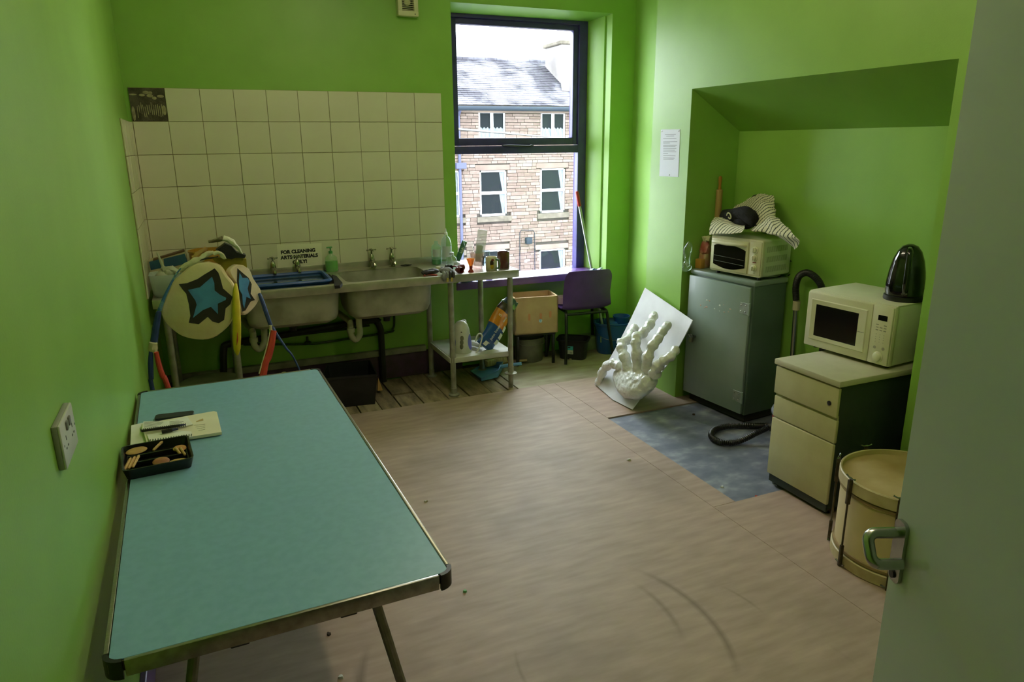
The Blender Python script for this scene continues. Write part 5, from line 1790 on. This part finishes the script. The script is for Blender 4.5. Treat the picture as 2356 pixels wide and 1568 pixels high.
    for r_ in range(3):
        for i in range(20):
            y = .045 + i * .0098
            G().bb(w - .0005, w + .0006, y - .0014, y + .0014, z0 + .03 + r_ * .06, z0 + .065 + r_ * .06).obj('vent_slot', SL, O)
    G().tube(smooth_path([(w - .02, d, .1), (w + .01, d + .015, .09), (w + .016, d + .015, .03), (w - .01, d + .01, .005)], 5), .004, 6).obj('power_cord', BLK, O)
    # plate under the oven
    o = G().lathe([(.03, 0), (.05, .004), (.085, .014), (.087, .017), (.05, .008)], (0, 0, 0), 24).obj('side_plate', M('pale_green_plate', '#c5d3a5', .4), None, Vector((3.50, -1.772, .918)))
    tag(o, 'pale green plate sticking out beside the toaster oven', 'plate')


cabinet()


def patch(rows, name, mat, parent, th=.003, seg=6, jit=.006, seed=1):
    """smooth cloth patch through rows of 3d points"""
    R = [smooth_path(r, seg) for r in rows]
    m = len(R[0])
    cols = [smooth_path([r[i] for r in R], seg) for i in range(m)]
    nv = len(cols[0])
    g = G()
    g.grid(lambda u, v: cols[int(round(u * (m - 1)))][int(round(v * (nv - 1)))], m - 1, nv - 1, th)
    g.jitter(jit, 24, seed)
    return g.obj(name, mat, parent, world=True, angle=80)


def oven_top():
    # striped tea towel
    m = M('striped_towel', '#d5d0b2', .95, bump=.3, bscale=200)
    nt = m.node_tree
    b = nt.nodes['Principled BSDF']
    uvn = nt.nodes.new('ShaderNodeTexCoord')
    mp = nt.nodes.new('ShaderNodeMapping')
    mp.inputs['Rotation'].default_value = (0, 0, rad(35))
    wv = nt.nodes.new('ShaderNodeTexWave')
    wv.wave_type = 'BANDS'
    wv.bands_direction = 'Y'
    wv.inputs['Scale'].default_value = 13
    wv.inputs['Distortion'].default_value = 1.2
    wv.inputs['Detail Scale'].default_value = .6
    nt.links.new(uvn.outputs['Object'], mp.inputs['Vector'])
    nt.links.new(mp.outputs['Vector'], wv.inputs['Vector'])
    cr = nt.nodes.new('ShaderNodeValToRGB')
    cr.color_ramp.elements[0].position = .74
    cr.color_ramp.elements[0].color = lin('#d5d0b2')
    cr.color_ramp.elements[1].position = .90
    cr.color_ramp.elements[1].color = lin('#4a5240')
    nt.links.new(wv.outputs['Fac'], cr.inputs['Fac'])
    nt.links.new(cr.outputs['Color'], b.inputs['Base Color'])
    T = thing('tea_towel', 'cream striped tea towel heaped over the toaster oven', 'towel', (3.45, -1.65, 1.165))

    def R(x, *q): return [ax(x, *p) for p in q]
    patch([R(3.56, (1683, 482), (1715, 460), (1748, 446), (1779, 449)), R(3.50, (1700, 490), (1724, 472), (1750, 462), (1783, 478)), R(3.45, (1722, 500), (1738, 490), (1760, 486), (1790, 500)),
           R(3.40, (1736, 518), (1752, 512), (1778, 512), (1808, 520)), R(3.37, (1728, 530), (1762, 534), (1798, 540), (1834, 548)), R(3.40, (1748, 529), (1778, 537), (1812, 556), (1837, 562)), R(3.42, (1770, 532), (1800, 545), (1818, 564), (1828, 573))],
          'towel_fold', m, T, jit=.010)
    patch([R(3.36, (1644, 500), (1662, 500), (1690, 513), (1714, 520)), R(3.31, (1636, 512), (1656, 514), (1684, 520), (1712, 524)), R(3.28, (1632, 528), (1652, 531), (1680, 533), (1706, 534)), R(3.272, (1632, 539), (1648, 538), (1664, 537), (1680, 537))],
          'towel_corner', m, T, jit=.006, seed=4)
    # black oven glove
    K = M('black_towelling', '#0b0b0a', .95, bump=.5, bscale=120)
    o = thing('oven_glove', 'black oven glove tucked under the striped towel', 'glove', (3.42, -1.6, 1.166))
    g = G()
    g.tube(smooth_path(R(3.40, (1664, 494), (1685, 496), (1710, 490), (1728, 500), (1738, 515)), 4), [.03, .036, .04, .042, .044, .044, .042, .04, .045, .045, .045, .044, .042, .04, .036, .03, .02], 12)
    g.ell(ax(3.42, 1712, 509), (.055, .085, .05), 16, 10)
    g.jitter(.008, 30).obj('glove_body', K, o, world=True)
    G().tube(smooth_path(R(3.40, (1722, 520), (1740, 519), (1754, 522)), 4), .008, 8).obj('tail', K, o, world=True)
    lp = R(3.352, (1672, 496), (1674, 490), (1679, 491), (1682, 499), (1679, 503), (1676, 499))
    G().tube(smooth_path(lp, 4), .004, 6).obj('hanging_loop', M('cream_tape_loop', '#cfc9a6', .8), o, world=True)
    c = ax(3.58, 1742, 455)
    q = G().ell(c, (.02, .045, .022), 14, 8).obj('pan_lid', BLK, None, c, 0, world=True)
    tag(q, 'round black lid peeping out behind the tea towel', 'lid')
    # rolling pin
    p = ax(3.48, 1650, 500)
    Rp = thing('rolling_pin', 'wooden rolling pin standing upright behind the toaster oven', 'rolling pin', (3.485, p.y, .918))
    RW = M('pale_beech', '#b3935a', .55, col2='#a5854e', scale=10, stretch=(6, 6, 1))
    HW_ = M('varnished_handle', '#a8722f', .35)
    zt = ax(3.485, 1652, 404).z - .918
    zb = ax(3.485, 1650, 435).z - .918
    G().lathe([(.018, .08), (.021, .085), (.021, zb - .004), (.018, zb)], (0, 0, 0), 20).obj('barrel', RW, Rp)
    G().lathe([(.009, zb - .01), (.011, zb + .01), (.009, zb + .03), (.0125, zt - .02), (.011, zt - .006), (.004, zt)], (0, 0, 0), 14).obj('handle', HW_, Rp)
    G().lathe([(.009, .0), (.012, .01), (.009, .06), (.011, .084)], (0, 0, 0), 14).obj('handle', HW_, Rp)
    # food packets on the left
    base = ax(3.34, 1618, 612)
    Pk = thing('food_packet', 'red and cream food packet squeezed beside the toaster oven', 'packet', (3.36, -1.43, .918))
    pc = ax(3.375, 1621, 600)
    for prof, mt, sd in (([(.028, 0), (.038, .02), (.037, .07), (.03, .095)], M('tan_wrapper', '#a39a5c', .5, col2='#9c6a4c', scale=18, coat=.3), 3),
                         ([(.028, .09), (.037, .11), (.034, .15), (.02, .175)], M('dull_red_wrapper', '#9c4a3c', .45, col2='#b9846c', scale=30, coat=.3), 2),
                         ([(.016, .17), (.024, .188), (.03, .205), (.01, .212)], M('cream_wrapper', '#cfc9a0', .6), 1)):
        G().lathe(prof, (pc.x, pc.y, .918), 16).jitter(.012, 35, sd).obj('packet_section', mt, Pk, world=True)
    G().box(ax(3.37, 1630, 548), (.02, .03, .03), .003, (.2, 0, .3)).obj('paper_tag', M('cream_wrapper', '#cfc9a0', .6), Pk, world=True)
    c = ax(3.33, 1611, 598)
    o = G().box((0, 0, .031), (.04, .05, .062), .004).obj('spice_box', M('orange_carton', '#b98436', .6), None, (c.x, c.y, .918), rad(8))
    tag(o, 'small orange carton at the left edge of the cabinet top', 'box')
    g = G()
    c = ax(3.20, 1582, 585)
    g.ell(c, (.022, .032, .085), 14, 12).ell(c + Vector((.0, 0, -.075)), (.028, .04, .035), 14, 10).jitter(.018, 26, 8)
    o = g.obj('clear_bag', clear('crinkled_film', (.90, .97, .92, 1), .10, .06, .04), None, c, 0, world=True)
    tag(o, 'crumpled clear plastic bag hanging at the left corner of the cabinet', 'bag')


oven_top()


def vacuum():
    V = thing('vacuum_cleaner', 'black and red tub vacuum cleaner half hidden behind the drawer unit', 'vacuum', (3.40, -2.275, -.008))
    RD = M('red_vacuum_plastic', '#b3262c', .35)
    DK = M('charcoal_plastic', '#26272a', .35, coat=.2)
    GR = M('grey_trim', '#7d8088', .4)
    G().lathe([(.15, .035), (.165, .05), (.165, .1)], (0, 0, 0), 28).obj('base', DK, V)
    G().lathe([(.166, .1), (.168, .2), (.16, .21)], (0, 0, 0), 28).obj('red_drum', RD, V)
    G().lathe([(.174, .2), (.178, .215), (.17, .235)], (0, 0, 0), 28).obj('collar', GR, V)
    G().lathe([(.162, .23), (.16, .28), (.12, .335), (.05, .355)], (0, 0, 0), 28).obj('head', DK, V)
    for a_ in (100, 190, 250, 320):
        d = Vector((cos(rad(a_)), sin(rad(a_)), 0)) * .16
        G().ell((d.x, d.y, .032), (.03, .03, .032), 12, 8).obj('wheel', DK, V)

    def hose(P, r, name):
        Q = smooth_path(P, 10)
        pts, rs = [], []
        for a, b in zip(Q, Q[1:]):
            pts += [a, a.lerp(b, .5)]
            rs += [r, r * .86]
        pts.append(Q[-1])
        rs.append(r)
        return G().tube(pts, rs, 12).obj(name, M('black_corrugated_hose', '#1d1d1d', .35), V, world=True)
    z = .014
    P = [Vector((3.26, -2.16, .1)), az(.05, 1740, 996), az(z, 1700, 1014), az(z, 1662, 1017), az(z, 1637, 1004), az(z, 1645, 987), az(z, 1680, 979), az(z, 1715, 978), Vector((3.43, -2.0, .02)), Vector((3.53, -2.05, .03))]
    hose(P, .0185, 'hose')
    G().cyl(P[0] + Vector((.0, -.0, 0)), P[0] + Vector((.06, -.05, .02)), .028).obj('hose_socket', DK, V, world=True)
    x = 3.56
    P = [ax(x, 1832, 690), ax(x, 1831, 660), ax(x, 1838, 636), ax(x, 1856, 627), ax(x, 1876, 638), ax(x, 1890, 660), ax(x, 1896, 700), Vector((3.57, -2.22, .35)), Vector((3.57, -2.2, .12))]
    hose(P, .021, 'hose')
    t0 = ax(x, 1832, 705)
    b0 = Vector((t0.x, t0.y - .03, .02))
    G().cyl(t0, b0, .0165).obj('wand', M('dull_chrome_tube', '#a4a69c', .25, 1.0), V, world=True)
    G().cyl(t0 + Vector((0, 0, .035)), t0 - Vector((0, 0, .02)), .022).obj('wand_collar', M('cream_collar', '#b5a988', .5), V, world=True)


vacuum()


def pedestal():
    w, d = .392, .60
    P = thing('drawer_unit', 'cream three drawer office pedestal with dark sides', 'drawers', (2.882, -2.556, 0), rad(-90))
    CR = M('cream_laminate', '#c2bd94', .5, col2='#b8b288', scale=8)
    DK = M('dark_green_side_panel', '#2f3a33', .5, col2='#28322c', scale=6)
    G().bb(.006, w - .006, .02, d, .03, .652, .002).obj('carcass', DK, P)
    G().bb(-.008, w + .008, -.012, d + .005, .655, .685, .006).obj('top', M('pale_grey_top', '#c4c0a6', .45, col2='#bab69b', scale=8), P)
    G().bb(.008, w - .008, .012, .02, .018, .062).obj('plinth', DK, P)
    for z0, z1, y in ((.505, .648, -.004), (.376, .49, .004), (.062, .372, .0)):
        G().bb(0, w, y, y + .018, z0, z1, .005).obj('drawer_front', CR, P)
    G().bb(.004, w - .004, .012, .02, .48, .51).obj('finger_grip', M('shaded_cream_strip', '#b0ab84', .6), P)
    G().lathe([(.011, 0), (.011, .004), (.008, .005)], (0, 0, 0), 16, frame((w - .045, -.004, .565), (1, 0, 0), (0, 0, 1))).obj('lock', BLK, P)
    for x in (.03, w - .03):
        for y in (.04, d - .04):
            G().lathe([(.018, 0), (.018, .005), (.008, .008), (.008, .032)], (x, y, 0), 14).obj('foot', STEEL, P)
    # ---- microwave
    Mw = thing('microwave', 'cream microwave oven on the drawer unit', 'microwave', (3.158, -2.452, .685), rad(-84.7))
    W_, D_, H = .478, .36, .292
    z0 = .014
    MC = M('cream_microwave_enamel', '#d6d3b8', .4, col2='#cfccb0', scale=6)
    G().bb(.004, W_ - .004, .03, D_, z0, z0 + H - .004, .006).obj('casing', M('pale_green_cream_enamel', '#c3cfa9', .42), Mw)
    G().bb(0, W_, .0, .032, z0, z0 + H, .008).obj('front_frame', MC, Mw)
    G().bb(.006, W_ - .004, .02, D_ - .002, z0 + H - .006, z0 + H + .002, .003).obj('top_cover', MC, Mw)
    sx_ = .372
    dr = G().bb(.004, sx_ - .002, -.010, .004, z0 + .004, z0 + H - .006, .006).obj('door', MC, Mw)
    g = G()
    o_ = [(.035, .045), (.345, .045), (.345, .25), (.035, .25)]
    i_ = [(.062, .066), (.300, .066), (.300, .226), (.062, .226)]
    g.loft([[(x, -.0145, z0 + z) for x, z in o_], [(x, -.0108, z0 + z) for x, z in i_]], False, False)
    g.loft([[(x, -.0145, z0 + z) for x, z in o_], [(x, -.009, z0 + z) for x, z in [(.03, .04), (.35, .04), (.35, .255), (.03, .255)]]], False, False)
    g.obj('window_bezel', MC, dr)
    G().bb(.06, .302, -.0112, -.0098, z0 + .064, z0 + .228).obj('window', M('dark_mesh_window', '#0e0e0d', .12, spec=.6), dr)
    for i in range(6):
        G().bb(.306 + i * .0062, .3105 + i * .0062, -.0152, -.0145, z0 + .139, z0 + .1425).obj('brand_mark', M('grey_print', '#8e8c7a', .6), dr)
    G().bb(sx_, W_ - .004, -.010, .004, z0 + .004, z0 + H - .006, .005).obj('control_panel', MC, Mw)
    cx = (sx_ + W_) / 2
    G().bb(cx - .022, cx + .024, -.0112, -.0096, z0 + .218, z0 + .243).obj('display', M('black_display', '#060706', .2), Mw)
    GP = M('grey_print', '#8e8c7a', .6)
    for r_ in range(3):
        for c_ in range(3):
            if r_ == 0 and c_ == 1:
                continue
            G().bb(cx - .028 + c_ * .02, cx - .015 + c_ * .02, -.0108, -.0098, z0 + .194 - r_ * .013, z0 + .198 - r_ * .013).obj('key_mark', GP, Mw)
    for r_ in range(4):
        for c_ in range(3):
            G().bb(cx - .024 + c_ * .02, cx - .0215 + c_ * .02, -.0108, -.0098, z0 + .148 - r_ * .012, z0 + .151 - r_ * .012).obj('key_mark', GP, Mw)
    for x in (-.022, .022):
        G().lathe([(.0075, 0), (.0075, .001)], (0, 0, 0), 12, frame((cx + x, -.0098, z0 + .085), (1, 0, 0), (0, 0, 1))).obj('round_key', GP, Mw)
    G().lathe([(.026, 0), (.026, .003), (.022, .005), (.02, .014), (.017, .016)], (0, 0, 0), 24, frame((cx, -.0098, z0 + .042), (1, 0, 0), (0, 0, 1))).obj('dial', MC, Mw)
    for x in (.04, W_ - .04):
        for y in (.05, D_ - .04):
            G().cyl((x, y, 0), (x, y, z0 + .004), .014).obj('foot', BLK, Mw)
    # ---- kettle
    zt = .685 + z0 + H + .002
    p = az(zt, 2078, 688)
    p = Vector((p.x, p.y, zt))
    Kt = thing('black_kettle', 'glossy black cordless kettle on top of the microwave', 'kettle', p, rad(-52))
    BK = M('glossy_black_plastic', '#070708', .1, coat=.5)
    s_ = .93
    G().lathe([(.094, 0), (.096, .006), (.094, .022), (.086, .026)], (0, 0, 0), 32, None, True, True, s_, s_).obj('base', M('satin_black_plastic', '#101010', .35), Kt)
    G().lathe([(.089, .027), (.092, .05), (.090, .09), (.084, .14), (.073, .19), (.056, .232), (.036, .256), (.012, .266)], (0, 0, 0), 32, None, True, True, s_, s_).obj('body', BK, Kt)
    G().tube(smooth_path([(0, -.045, .245), (0, -.078, .238), (0, -.092, .19), (0, -.098, .12), (0, -.094, .07), (0, -.078, .045)], 5), [.012] * 5 + [.0125] * 20 + [.011], 12, True, 1.25).obj('handle', BK, Kt)
    G().ell((0, -.086, .042), (.014, .006, .007), 12, 6).obj('switch', M('smoky_switch', '#55554f', .2), Kt)
    G().bb(.080, .100, -.01, .012, .05, .064, .003).obj('spout_clip', BK, Kt)


pedestal()


def drum():
    c = Vector((2.885, -3.335, 0))
    r, h = .258, .395
    D = thing('bass_drum', 'old cream marching drum standing on the floor beside the door', 'drum', c)
    SH = M('cream_drum_shell', '#cdb98c', .45, col2='#bda877', scale=4, detail=6)
    HP = M('cream_hoop', '#c6b78c', .5, col2='#a8976a', scale=9, detail=8)
    SK = M('tan_drum_skin', '#a08952', .6, col2='#b7a173', scale=5, detail=6)
    n = 56
    G().lathe([(r - .008, .02), (r - .008, h - .03)], (0, 0, 0), n).obj('shell', SH, D)
    for z0, z1 in ((.0, .052), (h - .055, h)):
        G().lathe([(r - .006, z0 + .002), (r, z0), (r + .004, z0 + .004), (r + .004, z1 - .004), (r, z1), (r - .006, z1 - .002), (r - .008, z0 + .01)], (0, 0, 0), n, None, False, False).obj('hoop', HP, D)
    for z in (.062, h - .066):
        G().lathe([(r - .008, z - .008), (r - .002, z - .006), (r - .002, z + .006), (r - .008, z + .008)], (0, 0, 0), n, None, False, False).obj('counter_hoop', M('worn_brown_band', '#8a7448', .6), D)
    G().lathe([(r - .007, h - .022), (r - .03, h - .02), (.01, h - .02)], (0, 0, 0), n).obj('skin', SK, D)
    IR = M('dull_iron', '#5f5644', .45, .8, col2='#453d2f', scale=30)
    NK = M('nickel_wing_nut', '#a5a6aa', .25, 1.0)
    for a_ in range(8):
        a = rad(212 + a_ * 45)
        u = Vector((cos(a), sin(a), 0))
        t = Vector((-sin(a), cos(a), 0))
        p = u * (r + .012)
        rod = G().cyl(p + Vector((0, 0, .012)), p + Vector((0, 0, h + .006)), .0042, None, 8).obj('tension_rod', IR, D)
        G().box(p + Vector((0, 0, h - .05)), (.016, .016, .11), .003, (0, 0, a)).obj('claw', IR, rod)
        G().box(p + Vector((0, 0, .05)), (.014, .014, .10), .003, (0, 0, a)).obj('claw', IR, rod)
        for z in (h + .012, .012):
            q = p + Vector((0, 0, z))
            G().tube([q - t * .026 + Vector((0, 0, .005)), q - t * .012, q, q + t * .012, q + t * .026 + Vector((0, 0, .005))], [.004, .003, .0055, .003, .004], 8).obj('wing_nut', NK, rod)


drum()


def notice_and_litter():
    pts = [ax(3.229, *q) for q in ((1521, 298), (1565, 297), (1561, 407), (1517, 405))]
    c = sum(pts, Vector()) / 4
    N = thing('notice_sheet', 'white typed notice pinned to the chimney breast', 'paper', (3.229, c.y, c.z))
    G().poly3(pts, (-.0008, 0, 0)).obj('sheet', M('cool_white_paper', '#d9dce6', .7), N, world=True)
    lines = [(1530, 309, 1555), (1533, 313, 1551)] + [(1526, y, x1) for y, x1 in ((319, 1556), (326, 1558), (329, 1541), (334, 1557), (337, 1554), (341, 1556), (345, 1553), (349, 1556), (353, 1537), (358, 1554), (363, 1552), (366, 1550))]
    for x0, y, x1 in lines:
        a, b = ax(3.2278, x0, y), ax(3.2278, x1, y)
        G().bb(3.2274, 3.2281, min(a.y, b.y), max(a.y, b.y), a.z - .0012, a.z + .0012).obj('text_line', M('grey_type', '#6b6f78', .7), N, world=True)
    for q in ((1523, 302), (1562, 301), (1540, 402)):
        p = ax(3.2275, *q)
        G().ell(p, (.003, .005, .005), 10, 6).obj('drawing_pin', STEEL, N, world=True)
    LT = (((1447, 1057), .014, '#c9c6be', 'crumpled white scrap on the hardboard left of the lino patch', 'paper_scrap', 'scrap'),
          ((1661, 1116), .010, '#cfd0d6', 'tiny white scrap on the blue grey lino', 'paper_scrap', 'scrap'),
          ((1740, 1138), .008, '#c4452f', 'tiny orange red fleck at the edge of the lino', 'plastic_fleck', 'scrap'),
          ((980, 1153), .009, '#c4bdb0', 'small pale scrap on the floor right of the blue table', 'paper_scrap', 'scrap'),
          ((1070, 1360), .009, '#6fae78', 'small green fleck on the floor near the table corner', 'plastic_fleck', 'scrap'),
          ((757, 1458), .010, '#33281f', 'dark crumb on the floor under the blue table', 'dirt_crumb', 'scrap'),
          ((784, 1557), .012, '#d6d8da', 'white scrap on the floor under the table front edge', 'paper_scrap', 'scrap'),
          ((1596, 950), .012, '#3a2f22', 'dark crumb on the floor in front of the metal cabinet', 'dirt_crumb', 'scrap'),
          ((1312, 826), .014, '#8a7a5c', 'dry leaf scrap by the black tub and chair foot', 'leaf_scrap', 'scrap'))
    rnd = random.Random(9)
    for q, r_, col, lab, nm, cat in LT:
        p = az(.003, *q)
        if p.x > 2.6 and -2.65 < p.y < -1.42:
            p.z = -.006
        n = 7
        ring = [(r_ * rnd.uniform(.6, 1.2) * cos(2 * pi * i / n), r_ * rnd.uniform(.5, 1.0) * sin(2 * pi * i / n), 0) for i in range(n)]
        up = [(x * .8, y * .8, .002 + rnd.uniform(0, .006)) for x, y, z in ring]
        o = G().loft([[(x, y, -.003) for x, y, z in ring], up]).obj(nm, M('scrap_' + col[1:], col, .8), None, p)
        tag(o, lab, cat, 'litter on the floor')


notice_and_litter()
